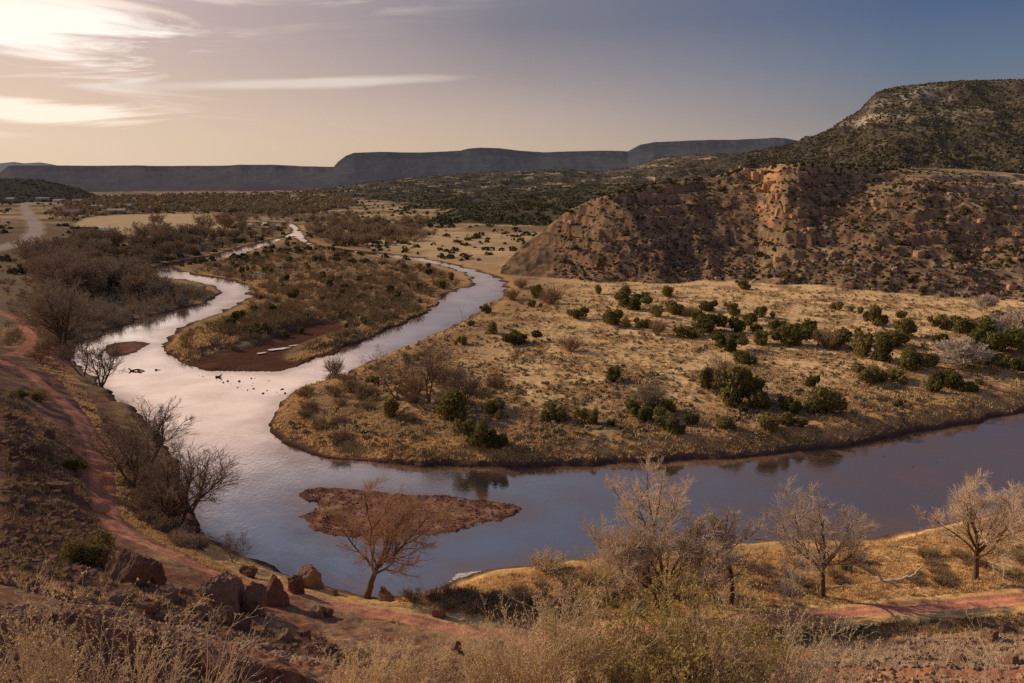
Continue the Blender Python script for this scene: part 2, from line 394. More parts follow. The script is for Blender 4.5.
mixc(nb, c3(.66, .43, .20)); mixc(nb * sstep(n2 * .7 + n3, .0, .8) * .7, c3(.26, .17, .085)); mixc(nb * sstep(n2 - .4 * n3, .1, .7) * .6, gold)
# gold grass edge, then the wet margin
edge = sstep(-sdr + wob * .5, 9, 3.5) * sstep(-sdr, .5, 3)
mixc(edge * .55 * (Rg < 700) * (1 - sstep(Rg, 60, 40)), gold)
_w = .5 + 1.0 * np.clip(_bv, 0, 1)
mixc(sstep(inb, 1.9 * _w, .7 * _w) * (Rg < 1000), c3(.17, .10, .07))
mixc(sstep(inb, .7 * _w, .1) * (Rg < 1000), c3(.07, .042, .032))
# hillside in front
hs = nearslope
mixc(hs, c3(.32, .175, .11)); mixc(hs * sstep(n2 + .4 * n3, .25, .85) * .75, c3(.52, .33, .16)); mixc(hs * sstep(-n2 + .5 * n3, .1, .7) * .8, c3(.25, .10, .07)); mixc(hs * sstep(np.abs(nledge), .2, .5) * .6, c3(.30, .13, .085))
mixc(hs * sstep(n3, .15, .8) * .5, c3(.14, .10, .06)); mixc(hs * sstep(perlin(X / .7, Y / .7, 113) + .3 * n2, .45, .7) * .6, c3(.42, .30, .22))
near_ = 1 - sstep(Rg, 120, 170)
n5 = fbm(X, Y, .45, 3, 117, .7, SP) * near_; n6 = perlin(X / .9, Y / .9, 118) * near_
mixc(near_ * sstep(n5 + .4 * n6, .15, .55) * (1 - rub) * .7, c3(.12, .085, .055)); mixc(near_ * sstep(-n5 + .5 * n6, .2, .6) * (1 - rub) * .55, c3(.50, .36, .23))
mixc(rub, c3(.34, .155, .09)); mixc(rub * sstep(n3, 0, .7) * .6, c3(.16, .07, .045)); mixc(rub * sstep(perlin(X / .5, Y / .5, 115), .35, .6) * .6, c3(.46, .27, .18))
mixc(mudw * (~water), c3(.13, .062, .042)); mixc(mudw * sstep(n2, .1, .7) * .5 * (~water), c3(.20, .10, .065))
barw = sstep(ZN['bar'] + wob, -1.5, .5)
mixc(barw * (~water), c3(.27, .135, .095)); mixc(barw * sstep(n3, .0, .5) * .7, c3(.40, .23, .16)); mixc(barw * sstep(ZN['bar'], 2.0, .2) * .6, c3(.10, .05, .038)); mixc(barw * sstep(-n3, .2, .8) * .6, c3(.07, .03, .022))
# road
rw = sstep(droadc + n3 * .3, 1.35, 1.0)
mixc(rw * sstep(Rg, 600, 400), c3(.58, .245, .15))
mixc(rw * np.exp(-((droadc - .62) / .22) ** 2) * .55, c3(.62, .36, .26)); mixc(rw * sstep(n2 + n3 * .5, .2, .8) * .35, c3(.25, .12, .08))
fw = sstep(ZN['field'], -3, 3); mixc(fw, c3(.76, .55, .31)); mixc(fw * sstep(n1, 0, .6) * .3, c3(.45, .28, .14))
mixc(sstep(ZN['green'], -8, 8) * .7 * sstep(n2, -.5, .4), c3(.24, .22, .07))
hwm = dhwy < 4.2; mixc(sstep(dhwy, 8, 5) * .6, c3(.60, .42, .30)); mixc(hwm.astype(float), c3(.54, .42, .35)); mixc((dhwy < .35).astype(float) * .6, c3(.5, .4, .15))
# village earth and scattered scrub far along the valley
vd = perlin(X / 7, Y / 16, 121) + .6 * perlin(X / 23, Y / 60, 122)
mixc(sstep(vd, .0, .45) * sstep(Rg, 450, 700) * (1 - fw) * (~hwm) * .5 * (cls == 0), c3(.16, .125, .07))
# bed of the river
mixc(water.astype(float), c3(.16, .075, .06)); mixc(water * sstep(n3, .1, .7) * .5, c3(.08, .04, .035))
# butte
b = (cls == 1).astype(float)
slope_n = np.gradient(Z, axis=0) / np.gradient(RR)[:, None]
steep = sstep(np.abs(slope_n), .55, 1.3)
mixc(b, c3(.19, .130, .088)); mixc(b * sstep(n2 + .5 * n1, 0, .8) * .7, c3(.29, .215, .14)); mixc(b * sstep(-n1 + .4 * n2, .1, .8) * .6, c3(.17, .095, .06))
mixc(b * sstep(np.abs(ledge), .5, 1.4) * .55, c3(.34, .20, .13)); mixc(b * sstep(perlin(X / 45, Z / 1.3, 137) + .3 * n3, .1, .4) * sstep(tb, .1, .4) * .5, c3(.40, .27, .17)); mixc(b * sstep(perlin(X / 45, Z / 1.1, 138) + .3 * n3, .2, .5) * .5, c3(.13, .075, .05))
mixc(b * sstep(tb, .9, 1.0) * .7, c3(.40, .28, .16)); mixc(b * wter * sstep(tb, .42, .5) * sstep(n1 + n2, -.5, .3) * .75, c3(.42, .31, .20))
mixc(b * sstep(perlin(X / 2.2, Z / 1.8, 131) + .5 * n2 + .25 * rk, .55, .85) * .7, c3(.36, .27, .19))
mixc(b * sstep(perlin(X / 2.6, Y / 2.6, 133) + .4 * n4, .35, .6) * .75, c3(.055, .045, .025))
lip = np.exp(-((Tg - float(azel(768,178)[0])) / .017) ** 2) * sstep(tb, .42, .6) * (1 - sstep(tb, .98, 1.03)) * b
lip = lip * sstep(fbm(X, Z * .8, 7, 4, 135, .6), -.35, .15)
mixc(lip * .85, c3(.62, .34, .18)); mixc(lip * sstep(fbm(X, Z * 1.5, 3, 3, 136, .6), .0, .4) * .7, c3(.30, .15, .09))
# left flank of the butte catches orange soil
lf = (1 - sstep(Tg, float(azel(600,178)[0]), float(azel(720,178)[0]))) * b
mixc(lf * sstep(rk + n2 * .5, -.1, .9) * .3, c3(.40, .24, .14)); mixc(lf * sstep(fbm(X, Y, 3.5, 3, 139, .65, SP), .05, .4) * .7, c3(.09, .065, .04))
# mountain
m = (cls == 2).astype(float)
mixc(m, c3(.095, .075, .058)); mixc(m * sstep(fbm(X, Z * 1.2, 70, 4, 141, .6), .05, .7) * .45, c3(.16, .12, .08))
mixc(m * sstep(fbm(X, Y, 22, 4, 143, .75), .0, .35) * .75, c3(.04, .036, .024)); mixc(m * sstep(perlin(X / 6, Z / 4, 144), .2, .5) * .5, c3(.24, .19, .14))
band = sstep(fbm(X / 3, Z, 30, 4, 145, .6), .12, .4) * sstep(Z, 90, 130) * m
mixc(band * .55, c3(.32, .26, .20))
pa = ((Tg - float(azel(890,178)[0])) / .03) ** 2
wht = np.exp(-pa - ((Z - 158 - (Tg - float(azel(890,178)[0])) * 700) / 16) ** 2) * m
mixc(np.clip(wht * 1.6, 0, 1) * sstep(fbm(X, Z, 26, 4, 147, .65), -.25, .25), c3(.62, .52, .44))
# foothills
k = (cls == 3).astype(float)
mixc(k, c3(.13, .105, .075)); mixc(k * sstep(fbm(X, Y, 45, 4, 151, .6, SP), -.05, .3) * .85, c3(.05, .048, .03))
mixc(k * sstep(fbm(X, Y * .5 + Z * 6, 60, 4, 153, .6), .42, .62) * .9 * sstep(tk, .1, .3), c3(.50, .38, .25))
# mesas: grey blue of distant haze put into the base colours
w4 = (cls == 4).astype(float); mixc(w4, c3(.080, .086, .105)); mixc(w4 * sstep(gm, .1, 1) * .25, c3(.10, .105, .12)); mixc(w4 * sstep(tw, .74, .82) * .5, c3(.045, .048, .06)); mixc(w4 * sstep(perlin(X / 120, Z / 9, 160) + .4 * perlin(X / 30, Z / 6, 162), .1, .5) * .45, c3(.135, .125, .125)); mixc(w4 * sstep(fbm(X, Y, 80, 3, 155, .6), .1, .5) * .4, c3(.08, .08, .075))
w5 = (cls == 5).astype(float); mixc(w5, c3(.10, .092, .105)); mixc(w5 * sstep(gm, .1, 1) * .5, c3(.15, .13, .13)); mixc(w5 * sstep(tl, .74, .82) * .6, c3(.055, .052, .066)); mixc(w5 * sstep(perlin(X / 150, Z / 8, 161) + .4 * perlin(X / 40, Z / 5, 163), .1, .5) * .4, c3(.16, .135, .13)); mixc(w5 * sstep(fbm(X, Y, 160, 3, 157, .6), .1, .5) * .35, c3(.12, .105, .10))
w6 = (cls == 6).astype(float); mixc(w6, c3(.10, .085, .06)); mixc(w6 * sstep(perlin(X / 12, Y / 24, 159), 0, .4) * .6, c3(.06, .055, .035))
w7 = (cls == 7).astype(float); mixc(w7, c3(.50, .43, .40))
C *= (1 + .22 * np.clip(n3, -1, 1))[..., None] * (1 + .10 * n1)[..., None]
C = np.clip(C, .012, .8)
# haze painted onto the ground: share of glow per vertex, growing with distance
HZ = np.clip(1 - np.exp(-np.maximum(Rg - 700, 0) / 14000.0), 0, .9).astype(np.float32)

# ------------------------------------------------------------------ materials
def new_mat(name):
    m = bpy.data.materials.new(name); m.use_nodes = True
    nt = m.node_tree; nt.nodes.clear()
    out = nt.nodes.new('ShaderNodeOutputMaterial')
    return m, nt, out
def N(nt, t, **kw):
    n = nt.nodes.new(t)
    for k_, v in kw.items():
        if k_ in n.inputs.keys(): n.inputs[k_].default_value = v
        else: setattr(n, k_, v)
    return n
def mth(nt, op, a, b=None, c=None, clamp=False):
    n = nt.nodes.new('ShaderNodeMath'); n.operation = op; n.use_clamp = clamp
    for i, v in enumerate((a, b, c)):
        if v is None: continue
        if isinstance(v, (int, float)): n.inputs[i].default_value = v
        else: nt.links.new(v, n.inputs[i])
    return n.outputs[0]
def mixrgb(nt, f, a, b, bt='MIX'):
    n = nt.nodes.new('ShaderNodeMix'); n.data_type = 'RGBA'; n.blend_type = bt; n.clamp_factor = True
    for i, v in ((0, f), (6, a), (7, b)):
        if isinstance(v, (int, float)): n.inputs[i].default_value = v
        elif isinstance(v, (tuple, list)): n.inputs[i].default_value = (*v, 1)
        else: nt.links.new(v, n.inputs[i])
    return n.outputs[2]

def ground_material():
    m, nt, out = new_mat('earth')
    at_ = N(nt, 'ShaderNodeVertexColor', layer_name='col')
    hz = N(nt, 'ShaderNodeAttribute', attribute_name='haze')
    geo = N(nt, 'ShaderNodeNewGeometry')
    nz = N(nt, 'ShaderNodeTexNoise', Scale=6.0, Detail=5.0, Roughness=.65); nt.links.new(geo.outputs['Position'], nz.inputs['Vector'])
    nz2 = N(nt, 'ShaderNodeTexNoise', Scale=1.1, Detail=6.0, Roughness=.7); nt.links.new(geo.outputs['Position'], nz2.inputs['Vector'])
    f = mth(nt, 'MULTIPLY_ADD', nz.outputs[0], .9, .55)
    f2 = mth(nt, 'MULTIPLY_ADD', nz2.outputs[0], .8, .6)
    f3 = mth(nt, 'MULTIPLY', f, f2)
    cm = N(nt, 'ShaderNodeCombineColor'); 
    for i in range(3): nt.links.new(f3, cm.inputs[i])
    cc = mixrgb(nt, 1.0, at_.outputs[0], cm.outputs[0], 'MULTIPLY')
    bmp = N(nt, 'ShaderNodeBump', Strength=.8, Distance=.25); nt.links.new(nz2.outputs[0], bmp.inputs['Height'])
    bmp2 = N(nt, 'ShaderNodeBump', Strength=.7, Distance=.06); nt.links.new(nz.outputs[0], bmp2.inputs['Height']); nt.links.new(bmp.outputs[0], bmp2.inputs['Normal'])
    d = N(nt, 'ShaderNodeBsdfDiffuse', Roughness=.6); nt.links.new(cc, d.inputs[0]); nt.links.new(bmp2.outputs[0], d.inputs['Normal'])
    em = N(nt, 'ShaderNodeEmission'); em.inputs[0].default_value = (.12, .118, .14, 1)  # glow that stands in for haze on distant ground
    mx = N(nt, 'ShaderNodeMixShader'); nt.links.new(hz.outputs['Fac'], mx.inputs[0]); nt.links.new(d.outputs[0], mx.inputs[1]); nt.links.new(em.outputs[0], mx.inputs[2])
    nt.links.new(mx.outputs[0], out.inputs[0])
    return m
M_EARTH = ground_material()

def np_mesh(name, V, Fq, smooth=True, mat=None, colors=None, haze=None):
    """V (n,3); Fq (m,k) faces all with k corners"""
    me = bpy.data.meshes.new(name)
    V = np.asarray(V, np.float32); Fq = np.asarray(Fq, np.int32)
    nf_, k_ = Fq.shape
    me.vertices.add(len(V)); me.vertices.foreach_set('co', V.ravel())
    me.loops.add(nf_ * k_); me.loops.foreach_set('vertex_index', Fq.ravel())
    me.polygons.add(nf_); me.polygons.foreach_set('loop_start', np.arange(0, nf_ * k_, k_, dtype=np.int32))
    me.polygons.foreach_set('use_smooth', np.full(nf_, smooth))
    if colors is not None:
        a = me.color_attributes.new('col', 'FLOAT_COLOR', 'POINT')
        a.data.foreach_set('color', np.concatenate([colors, np.ones((len(V), 1), np.float32)], 1).astype(np.float32).ravel())
    if haze is not None:
        a = me.attributes.new('haze', 'FLOAT', 'POINT'); a.data.foreach_set('value', np.asarray(haze, np.float32).ravel())
    me.update(calc_edges=True)
    if mat: me.materials.append(mat)
    return me
def link(name, me, parent=None):
    o = bpy.data.objects.new(name, me); col.objects.link(o)
    if parent: o.parent = parent
    return o
def tag(o, label=None, cat=None, group=None, kind=None):
    if label: o['label'] = label
    if cat: o['category'] = cat
    if group: o['group'] = group
    if kind: o['kind'] = kind
    return o

# faces by what they are
fc = cls[:-1, :-1].copy()
fc = np.maximum(fc, cls[1:, 1:])
dmid = droadc[:-1, :-1]; fc = np.where((fc == 0) & (dmid < 1.15) & (Rg[:-1, :-1] < 420) & (Rg[:-1, :-1] > 30), 10, fc)
fc = np.where((fc == 0) & (dhwy[:-1, :-1] < 4.2), 11, fc)
fc = np.where((fc == 0) & (ZN['bar'][:-1, :-1] + wob[:-1, :-1] > -1) & ~water[:-1, :-1], 12, fc)
fc = np.where((fc == 0) & (ZN['field'][:-1, :-1] > 0), 13, fc)
ST = {0: ('ground', 'rocky hillside and straw coloured valley floor around the river', 'ground'),
      1: ('rocky_hill', 'red brown rocky butte with an orange cliff behind the river plain', 'hill'),
      2: ('mountain', 'tall scrub covered mountain with a pale scar behind the butte', 'mountain'),
      3: ('foothills', 'dark shrubby foothills with pale outcrops in the middle distance', 'hills'),
      4: ('mesa', 'blue grey flat topped mesa with stepped rim behind the foothills', 'mesa'),
      5: ('mesa', 'long level grey mesa on the far left horizon', 'mesa'),
      6: ('low_hill', 'low dark hill in front of the long mesa at the left', 'hill'),
      7: ('far_mountain', 'faint pale mountains beyond the left mesa', 'mountain'),
      10: ('dirt_road', 'rutted red dirt road along the hillside above the river', 'road'),
      11: ('highway', 'straight grey highway running toward the left hills', 'road'),
      12: ('gravel_bar', 'red gravel bar lying in the river behind the leaning bare tree', 'gravel bar'),
      13: ('field', 'pale straw field beside the river village', 'field')}
VI = np.arange(NR * NT).reshape(NR, NT)
A4 = np.stack([VI[:-1, :-1], VI[1:, :-1], VI[1:, 1:], VI[:-1, 1:]], -1)[:, :, ::-1]
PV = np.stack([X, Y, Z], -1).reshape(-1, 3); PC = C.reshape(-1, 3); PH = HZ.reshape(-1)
for code, (nm, lab, cat) in ST.items():
    q = A4[fc == code]
    if len(q) == 0: print('EMPTY', nm); continue
    used = np.unique(q); remap = np.zeros(NR * NT, np.int32); remap[used] = np.arange(len(used))
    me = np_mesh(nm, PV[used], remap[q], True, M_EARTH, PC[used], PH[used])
    tag(link(nm, me), lab, cat, kind='structure')

# ------------------------------------------------------------------ river
def water_material():
    m, nt, out = new_mat('river_water')
    geo = N(nt, 'ShaderNodeNewGeometry')
    big = N(nt, 'ShaderNodeTexNoise', Scale=.035, Detail=4.0, Roughness=.55); nt.links.new(geo.outputs['Position'], big.inputs['Vector'])
    mp = N(nt, 'ShaderNodeMapping'); mp.inputs['Scale'].default_value = (1.0, .55, 1); nt.links.new(geo.outputs['Position'], mp.inputs['Vector'])
    w1 = N(nt, 'ShaderNodeTexNoise', Scale=1.9, Detail=4.0, Roughness=.6); nt.links.new(mp.outputs[0], w1.inputs['Vector'])
    w2 = N(nt, 'ShaderNodeTexNoise', Scale=.25, Detail=3.0, Roughness=.5); nt.links.new(mp.outputs[0], w2.inputs['Vector'])
    rough = mth(nt, 'MULTIPLY_ADD', big.outputs[0], 5.0, -2.1, True)      # where the water is ruffled
    st = mth(nt, 'MULTIPLY_ADD', rough, .30, .03)
    b1 = N(nt, 'ShaderNodeBump', Distance=.10); nt.links.new(w1.outputs[0], b1.inputs['Height']); nt.links.new(st, b1.inputs['Strength'])
    b2 = N(nt, 'ShaderNodeBump', Strength=.04, Distance=.4); nt.links.new(w2.outputs[0], b2.inputs['Height']); nt.links.new(b1.outputs[0], b2.inputs['Normal'])
    bed = N(nt, 'ShaderNodeTexNoise', Scale=.12, Detail=6.0, Roughness=.65); nt.links.new(geo.outputs['Position'], bed.inputs['Vector'])
    shal = N(nt, 'ShaderNodeAttribute', attribute_name='shallow')
    bf = mth(nt, 'ADD', mth(nt, 'MULTIPLY_ADD', bed.outputs[0], 2.4, -1.0), mth(nt, 'MULTIPLY', shal.outputs['Fac'], .9), clamp=True)
    bc = mixrgb(nt, bf, (.028, .033, .040), (.125, .075, .062))
    d = N(nt, 'ShaderNodeBsdfDiffuse'); nt.links.new(bc, d.inputs[0])
    g = N(nt, 'ShaderNodeBsdfGlossy', Roughness=.06); g.inputs[0].default_value = (1, .93, .90, 1); nt.links.new(b2.outputs[0], g.inputs['Normal'])
    fr = N(nt, 'ShaderNodeFresnel', IOR=1.45); nt.links.new(b2.outputs[0], fr.inputs['Normal'])
    fac = mth(nt, 'SUBTRACT', mth(nt, 'MULTIPLY_ADD', fr.outputs[0], .8, .56), mth(nt, 'MULTIPLY', bf, .28), clamp=True)
    mx = N(nt, 'ShaderNodeMixShader'); nt.links.new(fac, mx.inputs[0]); nt.links.new(d.outputs[0], mx.inputs[1]); nt.links.new(g.outputs[0], mx.inputs[2])
    nt.links.new(mx.outputs[0], out.inputs[0])
    return m
M_WATER = water_material()
wf = (sdr[:-1, :-1] > -6) & (Rg[:-1, :-1] < 1050)
q = A4[wf]; used = np.unique(q); remap = np.zeros(NR * NT, np.int32); remap[used] = np.arange(len(used))
WV = PV[used].copy(); WV[:, 2] = 0
_me = np_mesh('river', WV, remap[q], True, M_WATER); _a = _me.attributes.new('shallow', 'FLOAT', 'POINT')
_sh = (np.clip(1 - (sd + n2 * 1.5) / 5.0, 0, 1) ** 1.5 + .42 * sstep(Tg, rad(2), rad(22)) * (Rg > 60)).reshape(-1)[used]; _a.data.foreach_set('value', np.clip(_sh, 0, 1).astype(np.float32))
tag(link('river', _me), 'wide shallow river bending round the grassy point', 'river', kind='structure')

# ------------------------------------------------------------------ sky and sun
SUN_AZ, SUN_EL = rad(-61), rad(26)
sv = (math.sin(SUN_AZ) * math.cos(SUN_EL), math.cos(SUN_AZ) * math.cos(SUN_EL), math.sin(SUN_EL))
ld = bpy.data.lights.new('sun', 'SUN'); ld.energy = 5.0; ld.angle = rad(.6); ld.color = (1, .77, .48)
lo = bpy.data.objects.new('sun', ld); col.objects.link(lo)
from mathutils import Vector
lo.rotation_euler = Vector(sv).to_track_quat('Z', 'Y').to_euler()
world = bpy.data.worlds.new('World'); scene.world = world; world.use_nodes = True
nt = world.node_tree; nt.nodes.clear()
wo = nt.nodes.new('ShaderNodeOutputWorld'); bg = nt.nodes.new('ShaderNodeBackground'); nt.links.new(bg.outputs[0], wo.inputs[0])
tc = nt.nodes.new('ShaderNodeTexCoord')
sky = nt.nodes.new('ShaderNodeTexSky'); sky.sky_type = 'NISHITA'; sky.sun_disc = False; sky.sun_elevation = SUN_EL; sky.sun_rotation = SUN_AZ; sky.air_density = 1.2; sky.dust_density = 2.5; sky.ozone_density = 1.5
sep = nt.nodes.new('ShaderNodeSeparateXYZ'); nt.links.new(tc.outputs['Generated'], sep.inputs[0])
sx, sy, sz = sep.outputs
azn = mth(nt, 'MULTIPLY', mth(nt, 'ARCTAN2', sx, sy), 180 / PI)
eln = mth(nt, 'MULTIPLY', mth(nt, 'ARCSINE', sz), 180 / PI)
def ramp(inp, lo_, hi, stops):
    v = mth(nt, 'DIVIDE', mth(nt, 'SUBTRACT', inp, lo_), hi - lo_, clamp=True)
    r = nt.nodes.new('ShaderNodeValToRGB'); nt.links.new(v, r.inputs[0]); e = r.color_ramp.elements
    while len(e) < len(stops): e.new(.5)
    for i, (p, c_) in enumerate(stops): e[i].position = (p - lo_) / (hi - lo_); e[i].color = (*c_, 1)
    return r.outputs[0]
def S(r_, g_, b_):   # display colour to light
    return tuple(((v / 255) / 12.92 if v / 255 < .04045 else ((v / 255 + .055) / 1.055) ** 2.4) for v in (r_, g_, b_))
# colours of the air by height at the left, middle and right of the view
EL0, EL1 = -2, 90
left = ramp(eln, EL0, EL1, [(-2, S(232,206,180)), (2, S(230,205,180)), (5, S(224,196,176)), (9, S(214,186,178)), (13, S(218,190,182)), (19, S(190,172,172)), (24, S(130,136,155)), (36, S(104,120,148)), (50, S(100,114,145)), (90, S(100,114,148))])
midc = ramp(eln, EL0, EL1, [(-2, S(205,180,155)), (2.2, S(200,178,158)), (4, S(190,170,160)), (7, S(156,144,146)), (10, S(126,123,134)), (13, S(124,124,138)), (18, S(124,122,136)), (24, S(108,116,136)), (34, S(100,112,140)), (50, S(95,110,145)), (90, S(98,114,148))])
right = ramp(eln, EL0, EL1, [(-2, S(165,150,140)), (2, S(150,142,142)), (4, S(122,124,134)), (7, S(98,114,138)), (10, S(78,98,132)), (13, S(64,86,126)), (16, S(94,88,102)), (30, S(92,88,104)), (50, S(88,102,138)), (90, S(95,110,146))])
f1 = mth(nt, 'DIVIDE', mth(nt, 'ADD', azn, 30), 30, clamp=True)
f2 = mth(nt, 'DIVIDE', azn, 26, clamp=True)
base_c = mixrgb(nt, f2, mixrgb(nt, f1, left, midc), right)
# thin cloud: streaks where the noise is stretched along the wind
def comb(a, b, c=0.0):
    n = nt.nodes.new('ShaderNodeCombineXYZ')
    for i, v in enumerate((a, b, c)):
        if isinstance(v, (int, float)): n.inputs[i].default_value = v
        else: nt.links.new(v, n.inputs[i])
    return n.outputs[0]
def noise(vec, sc, det, ro, dist=0):
    n = N(nt, 'ShaderNodeTexNoise', Scale=sc, Detail=det, Roughness=ro, Distortion=dist); nt.links.new(vec, n.inputs['Vector']); return n.outputs[0]
tilt = mth(nt, 'ADD', eln, mth(nt, 'MULTIPLY', azn, -.03))
sn = noise(comb(mth(nt, 'MULTIPLY', azn, .075), mth(nt, 'MULTIPLY', tilt, .62)), 1.0, 9, .60, .9)
def blob(az0, el0, wa, we, slope=0.0, p=1.0):
    da = mth(nt, 'SUBTRACT', azn, az0)
    de = mth(nt, 'SUBTRACT', mth(nt, 'SUBTRACT', eln, el0), mth(nt, 'MULTIPLY', da, slope))
    a = mth(nt, 'POWER', mth(nt, 'ABSOLUTE', mth(nt, 'DIVIDE', da, wa)), 2.0); b_ = mth(nt, 'POWER', mth(nt, 'ABSOLUTE', mth(nt, 'DIVIDE', de, we)), 2.0)
    return mth(nt, 'EXPONENT', mth(nt, 'MULTIPLY', mth(nt, 'ADD', a, b_), -1.0))
def cloud(env, thr, gain, na=2.6):
    v = mth(nt, 'ADD', mth(nt, 'MULTIPLY', env, 1.0), mth(nt, 'MULTIPLY', mth(nt, 'SUBTRACT', sn, .5), na))
    return mth(nt, 'MULTIPLY', mth(nt, 'MULTIPLY', mth(nt, 'SUBTRACT', v, thr), gain, clamp=True), mth(nt, 'MULTIPLY', env, 4.0, clamp=True))
CL = [ # az, el, half widths, slope, threshold, gain, colour, strength
    (-32, 9.9, 8.0, 2.9, -.16, .20, 2.4, (1.15, 1.03, .92), 1.0),
    (-25, 11.6, 10.0, 1.6, -.0, .30, 1.5, (.92, .76, .65), .7),
    (-19, 11.7, 9.5, 1.0, .03, .16, 1.6, (.74, .61, .55), .8),
    (-32, 4.0, 8.5, .8, -.05, .28, 2.6, (1.12, .95, .80), .95),
    (-33, 2.5, 5.0, .35, 0, .5, 1.6, (1.0, .80, .64), .5),
    (-15, 6.1, 10.5, .34, .055, .22, 1.7, (.80, .68, .60), .8),
    (-22, 15.0, 14.0, 3.2, .05, .0, 1.7, (1.12, .83, .68), 1.0),
    (-3, 19.0, 11.0, 2.2, -.25, .45, 1.2, (.55, .44, .42), .7),
    (-20, 31.0, 8.0, 2.0, .2, .6, 1.2, (.50, .42, .42), .5)]
cc = base_c
for az0, el0, wa, we, sl, thr, g_, c_, st_ in CL:
    f = mth(nt, 'MULTIPLY', cloud(blob(az0, el0, wa, we, sl), thr, g_, 1.0 if we < .4 else 2.6), st_)
    cc = mixrgb(nt, f, cc, c_)
# mix with the physical sky
sk = mixrgb(nt, 1.0, sky.outputs[0], (.09, .09, .09), 'MULTIPLY')
cc = mixrgb(nt, .93, sk, cc)
nt.links.new(cc, bg.inputs[0]); bg.inputs[1].default_value = 1.0
scene.view_settings.view_transform = 'Standard'; scene.view_settings.look = 'None'; scene.view_settings.exposure = 0
scene.cycles.use_denoising = False
scene.cycles.max_bounces = 4; scene.cycles.transparent_max_bounces = 4
# ------------------------------------------------------------------ materials of things
def simple_mat(name, c1, c2, scale=2.0, rough=.8, var=.15, trans=0.0, hue2=None):
    """two colours mixed by noise in the object's own space, a little different on each copy"""
    m, nt, out = new_mat(name)
    tcd = nt.nodes.new('ShaderNodeTexCoord'); oi = nt.nodes.new('ShaderNodeObjectInfo')
    nz = N(nt, 'ShaderNodeTexNoise', Scale=scale, Detail=4.0, Roughness=.65); nt.links.new(tcd.outputs['Object'], nz.inputs['Vector'])
    f = mth(nt, 'MULTIPLY_ADD', nz.outputs[0], 2.6, -.8, True)
    cc = mixrgb(nt, f, c1, c2)
    if hue2: cc = mixrgb(nt, mth(nt, 'MULTIPLY_ADD', oi.outputs['Random'], 1.0, -.1, True), cc, hue2)
    v = mth(nt, 'MULTIPLY_ADD', oi.outputs['Random'], var * 2, 1 - var)
    cm = N(nt, 'ShaderNodeCombineColor')
    for i in range(3): nt.links.new(v, cm.inputs[i])
    cc = mixrgb(nt, 1.0, cc, cm.outputs[0], 'MULTIPLY')
    d = N(nt, 'ShaderNodeBsdfDiffuse', Roughness=.5); nt.links.new(cc, d.inputs[0])
    if trans:
        tr = N(nt, 'ShaderNodeBsdfTranslucent'); nt.links.new(cc, tr.inputs[0])
        mx = N(nt, 'ShaderNodeMixShader'); mx.inputs[0].default_value = trans
        nt.links.new(d.outputs[0], mx.inputs[1]); nt.links.new(tr.outputs[0], mx.inputs[2]); nt.links.new(mx.outputs[0], out.inputs[0])
    else:
        b = N(nt, 'ShaderNodeBump', Strength=.6, Distance=.05); nt.links.new(nz.outputs[0], b.inputs['Height']); nt.links.new(b.outputs[0], d.inputs['Normal'])
        nt.links.new(d.outputs[0], out.inputs[0])
    return m
M_BARK = simple_mat('bark', (.10,.065,.045), (.17,.115,.08), 3)
M_TWIG = simple_mat('pale_twigs', (.84,.70,.54), (.66,.52,.39), 1.0, trans=.3)
M_TWIGR = simple_mat('reddish_twigs', (.66,.46,.30), (.50,.33,.22), 1.0, trans=.3)
M_TWIGB = simple_mat('brown_twigs', (.54,.40,.30), (.40,.29,.21), .3, hue2=(.40,.33,.24), trans=.25)
M_TWIGD = simple_mat('dark_twigs', (.30,.21,.15), (.20,.14,.10), 1.0)
M_BLEACH = simple_mat('bleached_wood', (.60,.50,.42), (.48,.39,.32), 1.0)
M_JUN = simple_mat('juniper_leaves', (.22,.20,.065), (.09,.10,.035), .9, var=.3, trans=.25, hue2=(.22,.165,.065))
M_JUNF = simple_mat('far_juniper_leaves', (.13,.12,.06), (.07,.07,.035), .3, var=.3)
M_SHRUB = simple_mat('shrub_stems', (.50,.34,.22), (.32,.215,.14), 1.2, var=.3, hue2=(.22,.17,.09))
M_GRASS = simple_mat('dry_grass', (.78,.55,.29), (.55,.37,.19), .08, trans=.25)
M_TUFT = simple_mat('bunch_grass', (.78,.56,.31), (.48,.34,.18), .06, trans=.2)
M_FORE = simple_mat('dry_stems', (.85,.69,.50), (.62,.46,.31), 1.5, trans=.15)
M_FLEAF = simple_mat('dry_leaves', (.78,.61,.36), (.55,.41,.23), 2.5, trans=.3)
M_FOLIVE = simple_mat('olive_leaves', (.44,.38,.14), (.62,.44,.17), 2.5, trans=.3)
M_ROCK = simple_mat('red_rock', (.27,.15,.10), (.12,.065,.045), 2.2, hue2=(.25,.16,.115))
M_ROCKP = simple_mat('pale_rock', (.52,.37,.26), (.34,.21,.14), 1.2, hue2=(.44,.24,.14))
M_MTROCK = simple_mat('grey_brown_rock', (.24,.195,.15), (.15,.12,.09), .2)
M_WEED = simple_mat('dark_weeds', (.38,.26,.15), (.21,.15,.09), .3, trans=.2)
M_SAGE = simple_mat('sage', (.36,.29,.16), (.22,.17,.095), .3)
M_WALL = simple_mat('plaster', (.42,.30,.22), (.34,.25,.19), .3, hue2=(.55,.50,.44))
M_ROOF = simple_mat('roofing', (.30,.28,.27), (.18,.15,.14), .3, hue2=(.45,.43,.42))
M_BLUE = simple_mat('blue_roofing', (.35,.42,.55), (.45,.50,.60), .3)
M_DARK = simple_mat('dark_building_parts', (.03,.025,.022), (.02,.02,.02), 1)  # near black for doors, windows and the barn roof

